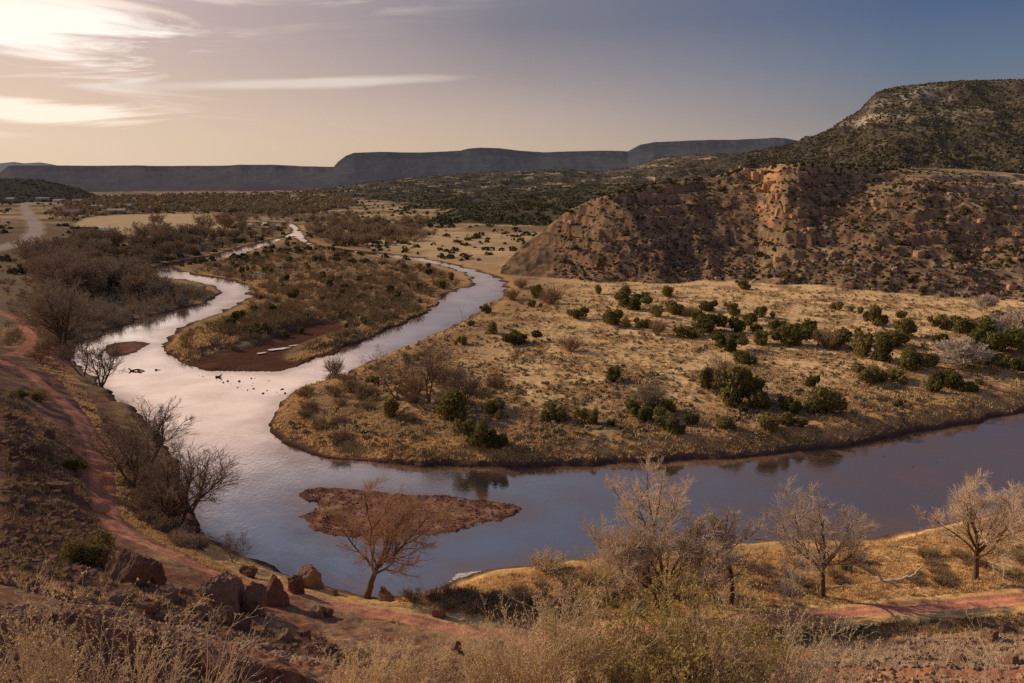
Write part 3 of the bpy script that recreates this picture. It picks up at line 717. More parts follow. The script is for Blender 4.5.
# ------------------------------------------------------------------ shapes
def tubes(P, R, k):
    """P (m,n,3) centre lines, R (m,n) radii -> vertices, quads"""
    m_, n_, _ = P.shape
    T = np.gradient(P, axis=1); T /= np.linalg.norm(T, axis=2, keepdims=True) + 1e-9
    ref = np.where(np.abs(T[:, :1, 2:]) > .9, np.array([1., 0, 0]), np.array([0, 0, 1.]))
    A = np.cross(T, np.broadcast_to(ref, T.shape)); A /= np.linalg.norm(A, axis=2, keepdims=True) + 1e-9
    B = np.cross(T, A)
    ang = np.arange(k) * 2 * PI / k
    V = P[:, :, None] + R[:, :, None, None] * (A[:, :, None] * np.cos(ang)[None, None, :, None] + B[:, :, None] * np.sin(ang)[None, None, :, None])
    idx = np.arange(m_ * n_ * k).reshape(m_, n_, k)
    a = idx[:, :-1]; b = idx[:, 1:]
    Q = np.stack([a, np.roll(a, -1, 2), np.roll(b, -1, 2), b], -1).reshape(-1, 4)
    return V.reshape(-1, 3), Q
def join(parts):
    Vs, Qs, o = [], [], 0
    for V, Q in parts:
        Vs.append(V); Qs.append(Q + o); o += len(V)
    return np.concatenate(Vs), np.concatenate(Qs)
def norm(v): return v / (np.linalg.norm(v, axis=-1, keepdims=True) + 1e-9)
def grow(P0, D0, L0, R0, n_, wander, trop, g, taper=.35):
    m_ = len(P0); P = np.empty((m_, n_, 3)); D = norm(D0.copy()); P[:, 0] = P0; Ds = np.empty((m_, n_, 3)); Ds[:, 0] = D
    for i in range(1, n_):
        P[:, i] = P[:, i - 1] + D * (L0 / (n_ - 1))[:, None]
        D = norm(D + g.normal(0, wander, (m_, 3)) + np.array([0, 0, trop])); Ds[:, i] = D
    R = R0[:, None] * np.linspace(1, taper, n_)[None]
    return P, Ds, R
def spawn(P, D, R, L, nc, tmin, ang, ratio, g, rr=.6, minr=.008, angj=.25, side_bias=0):
    m_, n_, _ = P.shape
    b = np.repeat(np.arange(m_), nc)
    t = np.tile(np.linspace(tmin, 1.0, nc), m_) + g.uniform(-.5, .5, m_ * nc) * (1 - tmin) / nc
    t = np.clip(t, .05, 1) * (n_ - 1); i = np.minimum(t.astype(int), n_ - 2); f = (t - i)[:, None]
    p = P[b, i] * (1 - f) + P[b, i + 1] * f; d = norm(D[b, i]); r = R[b, i] * (1 - f[:, 0]) + R[b, i + 1] * f[:, 0]
    q = g.normal(0, 1, (len(b), 3)); q = norm(q - d * (q * d).sum(1, keepdims=True))
    a = ang + g.normal(0, angj, len(b))
    nd = d * np.cos(a)[:, None] + q * np.sin(a)[:, None]
    nd[:, 2] = np.where(nd[:, 2] < -.25, nd[:, 2] * .4, nd[:, 2])
    L2 = L[b] * ratio * (1.15 - .5 * (t / (n_ - 1))) * g.uniform(.65, 1.25, len(b))
    return p, norm(nd), L2, np.maximum(r * rr, minr)

def bare_tree(seed, h=11.0, trunk=.36, lean=(0, 0), stems=1, r0=.28, limbs=5, nb=7, nt=8, nw=6, wig=.13, tw=.0145, spread=.75, base_spread=.5, trop=.07, crown=.60):
    """returns (V,Q) of the trunk, of the limbs and of the twigs, foot at the origin"""
    g = np.random.default_rng(seed)
    P0 = np.zeros((stems, 3)); P0[:, :2] = g.normal(0, .12, (stems, 2)) if stems > 1 else 0; P0[:, 2] = -.3
    D0 = np.zeros((stems, 3)); D0[:, 2] = 1; D0[:, 0] = lean[0]; D0[:, 1] = lean[1]
    if stems > 1:
        a = np.arange(stems) * 2 * PI / stems + g.uniform(0, 6); D0[:, 0] += np.cos(a) * base_spread; D0[:, 1] += np.sin(a) * base_spread
    L = np.full(stems, h * trunk + .3)
    P, D, R = grow(P0, D0, L, np.full(stems, r0), 9, wig * .5, .05, g, .68)
    R[:, 0] *= 1.4; R[:, 1] *= 1.12
    tr = [tubes(P, R, 8)]
    # main limbs: leave the top third of the stem, spaced round it, and curve upward
    b = np.repeat(np.arange(stems), limbs); k = np.tile(np.arange(limbs), stems)
    tt = 1 - .38 * (k / max(limbs, 1)) * g.uniform(.7, 1.1, len(b)); tt = tt * 8; i = np.minimum(tt.astype(int), 7); f = (tt - i)[:, None]
    p = P[b, i] * (1 - f) + P[b, i + 1] * f
    an = k * 2.4 + g.uniform(0, .9, len(b)) + b; q = np.stack([np.cos(an), np.sin(an), 0 * an], 1)
    d = norm(D[b, i] * .9 + q * spread * g.uniform(.55, 1.25, len(b))[:, None]); l = h * crown * g.uniform(.75, 1.1, len(b)); r = np.full(len(b), r0 * .40) * g.uniform(.8, 1.1, len(b))
    P1, D1, R1 = grow(p, d, l, r, 11, wig, trop, g, .28)
    P1b, D1b, R1b = grow(P[:, -1], D[:, -1], np.full(stems, h * crown * .95), R[:, -1] * .85, 11, wig, trop, g, .25)
    lim = [tubes(P1, R1, 6), tubes(P1b, R1b, 6)]
    Pa = np.concatenate([P1, P1b]); Da = np.concatenate([D1, D1b]); Ra = np.concatenate([R1, R1b]); La = np.concatenate([l, np.full(stems, h * crown)])
    p, d, l, r = spawn(Pa, Da, Ra, La, nb, .22, .66, .46, g, .55, .02)
    P2, D2, R2 = grow(p, d, l, r, 7, wig * 1.2, trop, g, .35); lim.append(tubes(P2, R2, 5))
    p, d, l, r = spawn(P2, D2, R2, l, nt, .2, .65, .55, g, .55, tw * 1.3)
    P3, D3, R3 = grow(p, d, l, r, 5, wig * 1.2, trop, g, .5); tws = [tubes(P3, R3, 4)]
    p, d, l, r = spawn(P3, D3, R3, l, nw, .15, .6, .75, g, .6, tw * .8)
    P4, D4, R4 = grow(p, d, l, r, 4, wig, trop * 1.2, g, .6); tws.append(tubes(P4, R4, 3))
    return join(tr), join(lim), join(tws), h

def leafcloud(centres, radii, n_, size, g, shell=.45, flat=0.0):
    """small leaf-sprays (quads) spread through the volume of several lobes"""
    c = g.integers(0, len(centres), n_)
    d = norm(g.normal(0, 1, (n_, 3))); rr_ = (shell + (1 - shell) * g.random(n_) ** .6)
    rr_ *= 1 + .12 * np.sin(d[:, 0] * 7 + c) * np.cos(d[:, 1] * 6 + d[:, 2] * 5)
    p = centres[c] + d * radii[c] * rr_[:, None]
    nn = norm(d + g.normal(0, .7, (n_, 3))); t1 = norm(np.cross(nn, g.normal(0, 1, (n_, 3)))); t2 = np.cross(nn, t1)
    s = size * g.uniform(.5, 1.5, n_)[:, None]
    V = np.stack([p - t1 * s * .5, p + t2 * s * .4, p + t1 * s * .6 + nn * s * .3, p - t2 * s * .4], 1).reshape(-1, 3)
    V[:, 2] = np.maximum(V[:, 2], -.05)
    return V, np.arange(n_ * 4).reshape(-1, 4)

def juniper(seed, n_=2600, size=.16):
    """unit juniper: about 2 wide, 1.7 tall"""
    g = np.random.default_rng(seed); k = g.integers(8, 14)
    ce = np.stack([g.normal(0, .38, k), g.normal(0, .38, k), g.uniform(.35, 1.15, k)], 1)
    ra = np.stack([g.uniform(.22, .5, k)] * 3, 1) * np.array([1, 1, 1.05]) * g.uniform(.85, 1.15, (k, 3))
    ce[:, :2] *= 1.25; ce[0] = (0, 0, .55); ra[0] = (.62, .6, .6)
    ex = leafcloud(ce, ra, n_, size, g)
    # upright sprays that break the outline
    m_ = 60; d = norm(np.abs(g.normal(0, 1, (m_, 3))) * np.array([1, 1, 1.3])); d[:, :2] *= g.choice([-1, 1], (m_, 2)); c = g.integers(0, k, m_)
    p = ce[c] + d * ra[c] * g.uniform(.8, 1.25, (m_, 1)); sp_ = leafcloud(p, np.full((m_, 3), .15), m_ * 9, size * .8, g, .2)
    Pt, Dt, Rt = grow(np.zeros((3, 3)) + g.normal(0, .06, (3, 3)) * [1, 1, 0] - [0, 0, .15], np.array([[.25, 0, 1], [-.2, .2, 1], [0, -.25, 1.]]), np.full(3, 1.0), np.full(3, .08), 6, .15, 0, g)
    return join([ex, sp_]), tubes(Pt, Rt, 5)

def stemshrub(seed, stems=70, twigs=5, spread=.9, r=.012, wig=.12):
    """unit leafless shrub: about 2 wide, 1.1 tall"""
    g = np.random.default_rng(seed)
    a = g.uniform(0, 2 * PI, stems); s = g.random(stems) ** .7 * spread
    D0 = np.stack([np.cos(a) * s, np.sin(a) * s, np.full(stems, .75)], 1); P0 = np.stack([np.cos(a) * s * .2, np.sin(a) * s * .2, np.full(stems, -.03)], 1)
    P, D, R = grow(P0, D0, g.uniform(.7, 1.15, stems), np.full(stems, r * 1.3), 5, wig, .05, g, .5)
    p, d, l, r2 = spawn(P, D, R, np.full(stems, .55), twigs, .3, .5, .8, g, .8, r)
    P2, D2, R2 = grow(p, d, l, r2, 4, wig, .06, g, .7)
    p, d, l, r3 = spawn(P2, D2, R2, l, 3, .3, .5, .6, g, .8, r * .8)
    P3, D3, R3 = grow(p, d, l, r3, 3, wig, .05, g, .8)
    return join([tubes(P, R, 4), tubes(P2, R2, 3), tubes(P3, R3, 3)])

import bmesh
def boulder_geo(seed, sub=4, ang=9, flat=.75, blocky=False):
    g = np.random.default_rng(seed)
    bm = bmesh.new(); bmesh.ops.create_icosphere(bm, subdivisions=sub, radius=1.0)
    V = np.array([v.co[:] for v in bm.verts]); Fq = np.array([[l.index for l in f.verts] for f in bm.faces]); bm.free()
    Nn = norm(g.normal(0, 1, (ang, 3))); off = g.uniform(.45, .8, ang)
    if blocky:      # bedded and jointed stone: faces roughly square to one another
        Nn = norm(np.concatenate([np.eye(3), -np.eye(3), g.normal(0, 1, (4, 3))]) + g.normal(0, .12, (10, 3))); off = np.concatenate([g.uniform(.42, .62, 6), g.uniform(.6, .8, 4)])
    for n_, o in zip(Nn, off):       # planes that chip facets off the lump
        dd = V @ n_; V = V - np.clip(dd - o, 0, None)[:, None] * n_ * .92
    V *= np.array([1, g.uniform(.7, .95), flat])
    b_ = fbm(V[:, 0] * 2 + seed, V[:, 1] * 2 + V[:, 2] * 1.7, 1.2, 6, seed, .62)
    V *= (1 + (.13 if blocky else .17) * b_)[:, None]
    st = .035 * np.sin(V[:, 2] * 22 + 2 * b_); V[:, :2] *= (1 + st)[:, None]
    V[:, 2] += flat * .45
    return V, Fq

def mesh_of(name, geo, mat, smooth=True): return np_mesh(name, geo[0], geo[1], smooth, mat)
def empty(name, loc, rz=0.0, sc=1.0):
    o = bpy.data.objects.new(name, None); col.objects.link(o); o.location = loc; o.rotation_euler = (0, 0, rz)
    o.scale = (sc, sc, sc) if isinstance(sc, (int, float)) else sc; o.empty_display_size = .3
    return o
def depth_px(x, y, z):   # pixels per metre at that place
    return F / (y * cp - (z - H) * sp)

# ------------------------------------------------------------------ bare cottonwoods one can point to
def place_tree(name, geo, px, py, hpx, mats, label, cat='tree', group=None, rz=0.0, z=None, at_xyz=None, wide=1.25):
    trunk, limbs, tw, h = geo
    p = at_xyz if at_xyz else drop(px, py)
    s = hpx / depth_px(*p) / float(max(tw[0][:, 2].max(), 1))
    e = empty(name, (p[0], p[1], p[2]), rz, (s * wide, s * wide, s))
    link('trunk', mesh_of('trunk', trunk, mats[0]), e); link('limbs', mesh_of('limbs', limbs, mats[0]), e); link('twigs', mesh_of('twigs', tw, mats[1]), e)
    tag(e, label, cat, group)
    return e
PALE = (M_BARK, M_TWIG)
T_ = place_tree
T_('cottonwood_tree', bare_tree(3, 11, .34, (.28, -.05), r0=.30, limbs=7, nb=9, nt=10, nw=11, tw=.011, spread=.8), 366, 597, 138, (M_BARK, M_TWIGR), 'lone leaning bare tree with russet twigs between the dirt road and the gravel bar', wide=1)
T_('cottonwood_tree', bare_tree(14, 13, .52, (-.06, 0), r0=.2, limbs=6, nb=8, nt=9, nw=8, spread=1.0, crown=.40), 664, 598, 146, PALE, 'tallest bare pale crowned tree standing up behind the near clump by the river', wide=1)
T_('cottonwood_tree', bare_tree(5, 9, .25, (.05, 0), stems=2, r0=.17, limbs=5, nb=8, nt=9, nw=8, base_spread=.3, spread=.8), 660, 612, 122, PALE, 'broad many stemmed bare tree at the front of the near clump', wide=1.25)
T_('cottonwood_tree', bare_tree(61, 8, .3, (.25, 0), stems=2, r0=.14, limbs=4, nb=7, nt=8, nw=7, base_spread=.3), 694, 606, 92, PALE, 'bare tree filling the gap between the near clump and the slim upright tree', wide=1.1)
T_('cottonwood_tree', bare_tree(16, 8, .36, (-.75, 0), stems=2, r0=.15, limbs=4, nb=7, nt=8, nw=6, base_spread=.2), 645, 618, 86, PALE, 'low bare tree leaning left out of the near clump beside the road', wide=1)
T_('cottonwood_tree', bare_tree(27, 11, .46, (.0, 0), stems=1, r0=.24, limbs=5, nb=8, nt=9, nw=8, spread=.6, crown=.42), 731, 605, 108, PALE, 'slim upright bare tree with a straight dark trunk right of the near clump', wide=.95)
T_('cottonwood_tree', bare_tree(38, 11, .32, (-.16, 0), stems=1, r0=.28, limbs=7, nb=9, nt=9, nw=8, spread=.95), 823, 598, 128, PALE, 'wide bare pale tree with a left leaning fork beside the fallen log', wide=1.1)
T_('cottonwood_tree', bare_tree(49, 11, .34, (.03, 0), stems=1, r0=.30, limbs=8, nb=9, nt=10, nw=9, spread=.9), 975, 580, 120, PALE, 'round crowned pale bare tree with a stout trunk, rightmost on the near bank', wide=1.05)
T_('bare_sapling', bare_tree(60, 9, .40, (-.1, 0), stems=2, r0=.09, limbs=3, nb=4, nt=5, nw=3, spread=.45, base_spread=.25), 788, 628, 84, (M_BLEACH, M_BLEACH), 'thin whitish sapling with two forked stems on the near side of the road', wide=1)
DK = (M_BARK, M_TWIGD)
T_('riverbank_tree', bare_tree(71, 7, .28, (.35, 0), stems=3, r0=.15, limbs=4, nb=6, nt=6, nw=4, base_spread=.35), 100, 386, 46, DK, 'dark bare tree leaning over the water upstream of the left bank thicket')
T_('riverbank_tree', bare_tree(72, 7, .30, (-.2, 0), stems=2, r0=.13, limbs=4, nb=6, nt=6, nw=4), 84, 376, 42, DK, 'dark crooked bare tree just left of the one leaning over the water')
T_('riverbank_tree', bare_tree(73, 8, .26, (.45, -.1), stems=3, r0=.15, limbs=4, nb=6, nt=6, nw=4, base_spread=.4), 150, 462, 68, DK, 'bare spreading tree at the upper end of the left bank thicket')
T_('riverbank_tree', bare_tree(74, 9, .28, (.3, -.1), stems=3, r0=.17, limbs=5, nb=6, nt=6, nw=4, base_spread=.45), 174, 528, 98, DK, 'largest dark bare tree of the left bank thicket with boughs drooping over the water')
T_('riverbank_tree', bare_tree(75, 8, .30, (.6, -.2), stems=2, r0=.14, limbs=4, nb=6, nt=5, nw=4, base_spread=.3), 190, 512, 66, DK, 'low dark tree reaching out over the river at the lower end of the thicket')
T_('riverbank_tree', bare_tree(76, 8, .30, (.0, 0), stems=3, r0=.13, limbs=4, nb=6, nt=6, nw=5), 132, 486, 78, (M_BARK, M_TWIGB), 'brown bushy tree in the middle of the left bank thicket beside the road')
T_('riverbank_tree', bare_tree(77, 6, .30, (.2, 0), stems=3, r0=.07, limbs=4, nb=5, nt=6, nw=3), 232, 562, 30, DK, 'small dark bare bush tree at the water edge below the thicket')
T_('cottonwood_tree', bare_tree(81, 14, .26, (.0, 0), stems=3, r0=.32, limbs=5, nb=7, nt=8, nw=7, tw=.02, base_spread=.3), 62, 350, 78, (M_BARK, M_TWIGB), 'big brown bare tree with a thick split trunk by the bend of the road')
T_('cottonwood_tree', bare_tree(91, 10, .45, (-.05, 0), stems=2, r0=.16, limbs=4, nb=6, nt=7, nw=5, tw=.014, spread=.4, base_spread=.12), 430, 404, 66, (M_BARK, M_TWIGB), 'tall grey brown bare tree on the grassy point above the dark junipers')
T_('cottonwood_tree', bare_tree(92, 9, .4, (-.15, 0), stems=2, r0=.12, limbs=4, nb=5, nt=6, nw=5, tw=.014, spread=.45, base_spread=.2), 398, 400, 56, (M_BARK, M_TWIGB), 'thin forked bare tree left of the tall one on the grassy point')
T_('cottonwood_tree', bare_tree(93, 6, .25, (.1, 0), stems=3, r0=.12, limbs=4, nb=6, nt=7, nw=5, tw=.014), 456, 408, 42, (M_BARK, M_TWIGB), 'low spreading bare tree right of the tall one on the grassy point')
T_('dead_snag', bare_tree(94, 6, .6, (-.15, 0), stems=1, r0=.1, limbs=2, nb=2, nt=2, nw=1, tw=.012), 463, 320, 19, (M_BLEACH, M_BLEACH), 'small dead snag on the bank of the far river arm')
BL = (M_BLEACH, M_BLEACH)
T_('bleached_tree', bare_tree(95, 6, .18, (0, 0), stems=4, r0=.13, limbs=5, nb=7, nt=8, nw=6, tw=.03), 985, 312, 20, BL, 'whitish bare tree standing among the junipers below the butte')
T_('bleached_tree', bare_tree(96, 5, .15, (-.2, 0), stems=4, r0=.14, limbs=5, nb=7, nt=8, nw=6, tw=.03, spread=1.0), 962, 370, 36, BL, 'wide whitish bare bush tree in front of the juniper clump at the right')
T_('bleached_tree', bare_tree(97, 6, .18, (0, 0), stems=4, r0=.13, limbs=5, nb=7, nt=8, nw=6, tw=.03), 1017, 348, 42, BL, 'whitish bare tree rising from the junipers at the right edge')
T_('cottonwood_tree', bare_tree(98, 6, .22, (0, 0), stems=3, r0=.13, limbs=4, nb=6, nt=7, nw=5, tw=.02), 648, 414, 34, (M_BARK, M_TWIGB), 'grey brown bare tree among the small junipers near the middle of the point')
T_('cottonwood_tree', bare_tree(99, 9, .3, (0, 0), stems=2, r0=.2, limbs=5, nb=6, nt=7, nw=6, tw=.05), 157, 229, 17, (M_BARK, M_TWIGB), 'single bare tree standing at the edge of the straw field')

# ------------------------------------------------------------------ copies
def clear_of_river(x_, y_, hh):
    """a riverside tree low enough to leave the channel behind it in view"""
    r_ = math.hypot(x_, y_); t_ = math.atan2(x_, y_)
    for k_ in (1, .7, .5, .35, .22):
        h_ = hh * k_; L_ = (h_ + 2) * r_ / (H - h_ - 2)
        q_ = r_ + np.linspace(0, L_, 14)
        if (samp(sd, q_ * math.sin(t_), q_ * math.cos(t_)) < -.5).all(): return h_
    return 0
def copies(proto, spots, label_of, group_of):
    """proto: an object with children at top; every spot is (x,y,z,scale,rot)"""
    kids = list(proto.children)
    for i, (x, y, z, s, rz) in enumerate(spots):
        if i == 0: o, ks = proto, []
        else:
            o = proto.copy(); col.objects.link(o); ks = kids
        o.location = (x, y, z); o.rotation_euler = (0, 0, rz); o.scale = s if isinstance(s, tuple) else (s, s, s)
        for c in ks:
            d = c.copy(); col.objects.link(d); d.parent = o
        lab, grp = label_of(x, y), group_of(x, y)
        o['label'] = lab[0]; o['category'] = lab[1]
        if grp: o['group'] = grp
        elif 'group' in o.keys(): del o['group']

g = np.random.default_rng(5)
# thicket of leafless trees on the far left bank
def proto_tree(i, kind):
    if kind == 'mid': tr, li, tw, h = bare_tree(200 + i, 10, .22, (g.normal(0, .1), 0), stems=3, r0=.2, limbs=4, nb=6, nt=7, nw=7, tw=.03, base_spread=.35)
    else: tr, li, tw, h = bare_tree(220 + i, 10, .20, (0, 0), stems=3, r0=.25, limbs=4, nb=5, nt=6, nw=5, tw=.07, base_spread=.35)
    H_ = tw[0][:, 2].max()
    e = empty('bare_tree', (0, 0, 0))
    for nm, gg, mm in (('trunk', tr, M_BARK), ('limbs', li, M_BARK), ('twigs', tw, M_TWIGB)):
        link(nm, mesh_of(nm, (gg[0] / H_, gg[1]), mm), e)
    return e
def in_px_poly(pts, n_, z=2.5, dens=None):
    P = np.array(pts, float); x0, y0 = P.min(0); x1, y1 = P.max(0); out = []
    while len(out) < n_:
        a = np.stack([g.uniform(x0, x1, 4000), g.uniform(y0, y1, 4000)], 1)
        d, ins = seg_dist(a[:, 0], a[:, 1], P, True); a = a[ins]
        if dens is not None: a = a[g.random(len(a)) < dens(a[:, 0], a[:, 1])]
        out.extend(a.tolist())
    out = np.array(out[:n_]); x, y = at(out[:, 0], out[:, 1], z); return x, y, out
def dry(x, y, m_=1.0): return samp(sd, x, y) < -m_
THK = [(28,338),(70,345),(110,328),(150,308),(200,299),(214,288),(185,282),(150,275),(172,260),(232,248),(292,226),(300,215),(235,222),(190,238),(140,240),(75,252),(30,262),(45,290),(30,310)]
x, y, pq = in_px_poly(THK, 330, 3.0)
ok = dry(x, y, 6) & (samp(np.where(cls > 0, 1, 0), x, y) == 0)
x, y, pq = x[ok], y[ok], pq[ok]
order = np.argsort(-y); x, y, pq = x[order][:205], y[order][:205], pq[order][:205]
def th_h(px_, py_): return np.clip(5.0 + (pq_[1] < 0), 0, 1)
spots = [[] for _ in range(5)]
for i in range(len(x)):
    shore = -samp(sd, x[i:i+1], y[i:i+1])[0]
    hh = clear_of_river(x[i], y[i], min(5.5 + shore * .13, 13.0) * g.uniform(.7, 1.25))
    if hh < 2.2: continue
    spots[i % 5].append((x[i], y[i], float(ground_z(x[i], y[i])), (hh * 1.1, hh * 1.1, hh), g.uniform(0, 6.28)))
for i in range(5):
    if spots[i]: copies(proto_tree(i, 'mid'), spots[i], lambda a, b: ('leafless brown tree in the dense thicket on the far left bank', 'tree'), lambda a, b: 'leafless trees of the left bank thicket')
# belts of trees along the valley, beyond the straw field and the upper river
BELT = [(45,214),(130,208),(215,211),(330,213),(420,222),(440,236),(395,243),(330,241),(305,228),(300,216),(240,222),(228,213),(120,214),(60,222)]
x, y, pq = in_px_poly(BELT, 110, 3.0)
spots = [[] for _ in range(3)]
for i in range(len(x)):
    if not dry(x[i], y[i], 5) : continue
    hh = clear_of_river(x[i], y[i], g.uniform(5, 10))
    if hh < 2.2: continue
    spots[i % 3].append((x[i], y[i], float(ground_z(x[i], y[i])), (hh * 1.2, hh * 1.2, hh), g.uniform(0, 6.28)))
for i in range(3): copies(proto_tree(i, 'far'), spots[i], lambda a, b: ('small distant leafless tree in the belts along the upper valley', 'tree'), lambda a, b: 'leafless trees along the upper valley')

# ------------------------------------------------------------------ junipers
def jun_proto(i, n_=2600, size=.16):
    cr, tr = juniper(300 + i, n_, size); e = empty('juniper', (0, 0, 0))
    link('trunk', mesh_of('trunk', tr, M_BARK), e); link('foliage', mesh_of('foliage', cr, M_JUN), e); return e
J = [ # pixel of the foot, width in pixels, height over width, label or None
 (536,298,15,.95,0),(533,307,9,.9,0),(578,319,15,.8,'dark juniper alone between the two brown brush patches near the river arm'),(516,343,27,.55,'long low juniper close to the far river arm'),
 (615,381,18,.85,'lone round juniper in the open straw at the middle of the point'),(598,294,10,1.1,0),(624,295,14,.7,0),(615,325,21,.9,0),(633,309,25,.7,0),(643,328,14,.8,0),(656,317,15,.9,0),
 (674,314,25,.6,0),(668,297,15,.8,0),(703,330,36,.6,'widest juniper of the row in the middle of the plain'),(689,337,22,.5,0),(707,311,15,.8,0),(733,315,15,.9,0),(736,332,20,.9,0),(749,325,17,.8,0),(762,317,13,1,0),
 (729,350,24,.75,0),(744,364,19,.8,0),(762,344,18,.8,0),(757,332,12,.7,0),(789,346,31,.75,0),(776,335,24,.75,0),(806,334,22,.6,0),(811,388,11,1.4,'small upright juniper standing apart in the open'),
 (744,289,14,.7,0),(706,389,22,1.2,0),(733,403,42,1.0,'largest dark juniper of the tall clump on the point'),(752,401,30,1.0,'round juniper against the right side of the tall clump'),
 (645,419,28,.7,0),(669,411,14,1.0,0),(673,433,22,.8,0),(691,425,16,.9,0),(723,429,23,.6,0),(741,413,10,.9,0),(757,408,22,.8,0),(769,429,25,.8,0),(786,425,15,.8,0),(789,413,24,.8,0),
 (825,413,38,.75,'broad juniper near the right end of the shore group'),(801,427,15,.7,0),(588,424,18,.95,'small juniper near the shore left of the middle'),(554,421,21,.85,'grey green juniper near the shore between two gaps'),(610,426,10,.7,0),
 (390,418,24,1.0,'round dark juniper under the thin forked bare tree'),(449,420,38,.85,'broad dark juniper under the low spreading bare tree'),(497,415,21,.85,'small round juniper right of the bare trees on the point'),
 (474,445,27,1.05,'taller of the two junipers nearest the river on the point'),(497,448,18,1.05,'smaller of the two junipers nearest the river on the point'),
 (486,313,11,.9,0),(471,326,8,.9,0),(491,334,12,1.1,0),(463,345,10,1.1,0),(410,364,12,.9,0),(375,384,11,.8,0),
 (875,325,21,1.0,'round juniper standing alone under the butte at the right'),(901,318,11,.8,0),(903,337,23,.9,0),(838,310,14,.7,0),(827,347,30,.6,0),(843,341,18,.9,0),(860,356,23,1.2,'tall pale green juniper in the right hand group'),
 (891,347,34,.6,0),(884,362,24,1.1,0),(910,369,32,.8,0),(868,382,27,.65,0),(897,382,20,.7,0),(941,329,20,.8,0),(958,328,18,.8,0),(939,346,20,.7,0),(973,338,30,.8,0),(994,353,40,.8,0),(988,365,30,.6,0),(1005,344,36,.9,0),
 (1021,371,20,.8,0),(931,392,13,1.1,0),(950,388,28,.7,0),(967,391,17,.6,0),(980,385,9,.8,0),(898,407,9,1,'tiny juniper alone near the right hand shore'),(1040,360,40,.8,0),(1050,330,30,.8,0)]
jp = [jun_proto(i) for i in range(6)]
uses = [[] for _ in range(6)]
for i, (a, b, w_, ar, lb) in enumerate(J):
    p = drop(a, b)
    if p is None: continue
    s = w_ / depth_px(*p) / 2.0
    uses[i % 6].append((p[0], p[1], p[2], (s * 1.02, s * 1.02, s * 2 * ar / 1.6), g.uniform(0, 6.28), lb))
def plain_label(x_, y_):
    d = math.hypot(x_, y_); a = math.degrees(math.atan2(x_, y_))
    if y_ > 195: s_ = 'dark juniper in the row along the far side of the grassy point'; gr = 'junipers along the far side of the point'
    elif a > 17 : s_ = 'juniper of the scattered group at the right end of the plain'; gr = 'junipers at the right end of the plain'
    elif y_ < 137: s_ = 'low juniper bush in the belt just behind the river shore'; gr = 'junipers behind the shore of the point'
    else: s_ = 'juniper bush out in the straw at the middle of the grassy point'; gr = 'junipers in the middle of the point'
    return s_, gr
for k_ in range(6):
    special = {(u[0], u[1]): u[5] for u in uses[k_] if u[5]}
    copies(jp[k_], [u[:5] for u in uses[k_]],
           lambda a, b: (special[(a, b)] if (a, b) in special else plain_label(a, b)[0], 'juniper'),
           lambda a, b: None if (a, b) in special else plain_label(a, b)[1])
# island and slopes
IS2 = [(300,238),(245,255),(200,262),(185,272),(235,280),(255,290),(240,312),(215,330),(260,335),(330,320),(400,322),(440,295),(465,280),(430,262),(370,256)]
x, y, pq = in_px_poly(IS2, 110, 2.5)
sm = [jun_proto(10 + i, 900, .26) for i in range(3)]
us = [[] for _ in range(3)]; ctr = 0
for i in range(len(x)):
    if not dry(x[i], y[i], 5): continue
    r_ = g.uniform(.7, 1.7); us[ctr % 3].append((x[i], y[i], float(ground_z(x[i], y[i])), (r_, r_, r_ * g.uniform(.9, 1.4)), g.uniform(0, 6.28))); ctr += 1
for i in range(3): copies(sm[i], us[i], lambda a, b: ('small juniper in the brush on the island between the river arms', 'juniper'), lambda a, b: 'junipers on the island')
# butte: the nearest hundred as things
bj = [jun_proto(20 + i, 700, .28) for i in range(3)]
us = [[] for _ in range(3)]; n_ok = 0
for _ in range(4000):
    if n_ok >= 110: break
    a = math.atan2(*[float(v) for v in at(g.uniform(560, 1060), 280, 3)]); r_ = g.uniform(270, 400)
    xx, yy = r_ * math.sin(a), r_ * math.cos(a)
    if samp(cls, xx, yy) != 1: continue
    s_ = g.uniform(.7, 1.6); us[n_ok % 3].append((xx, yy, float(ground_z(xx, yy)) - .2, (s_, s_, s_ * .85), g.uniform(0, 6.28))); n_ok += 1
for i in range(3): copies(bj[i], us[i], lambda a, b: ('dark juniper bush growing on the rocky slope of the butte', 'juniper'), lambda a, b: 'junipers on the slope of the butte')

# everything farther: one mass of low crowns
def blob_field(xs, ys, rs, name, label, cat, mat, n_leaf=14, hr=.8, kind='stuff'):
    zz = ground_z(xs, ys); M_ = len(xs)
    d = norm(g.normal(0, 1, (M_, n_leaf, 3))); d[..., 2] = np.abs(d[..., 2])
    p = np.stack([xs, ys, zz], 1)[:, None] + d * (rs[:, None, None] * np.array([.85, .85, hr]))
    nn = norm(d + g.normal(0, .5, d.shape)); t1 = norm(np.cross(nn, g.normal(0, 1, d.shape))); t2 = np.cross(nn, t1); s = rs[:, None, None] * .55
    V = np.stack([p - t1 * s, p + t2 * s, p + t1 * s, p - t2 * s], 2).reshape(-1, 3)
    tag(link(name, np_mesh(name, V, np.arange(len(V)).reshape(-1, 4), False, mat)), label, cat, kind=kind)
def polar(n_, a0, a1, r0, r1, pw=1.0):
    a = g.uniform(rad(a0), rad(a1), n_); r_ = np.exp(g.uniform(0, 1, n_) ** pw * math.log(r1 / r0)) * r0
    return r_ * np.sin(a), r_ * np.cos(a)
x, y = polar(7000, 3, 36, 262, 480)
m_ = (samp(cls, x, y) == 1); x, y = x[m_], y[m_]; top = samp(tb, x, y) > .93
blob_field(x, y, g.uniform(.25, .75, len(x)) * np.where(top, 1.6, 1), 'slope_scrub', 'dark scrub dotted over the rocky butte', 'scrub', M_JUNF)
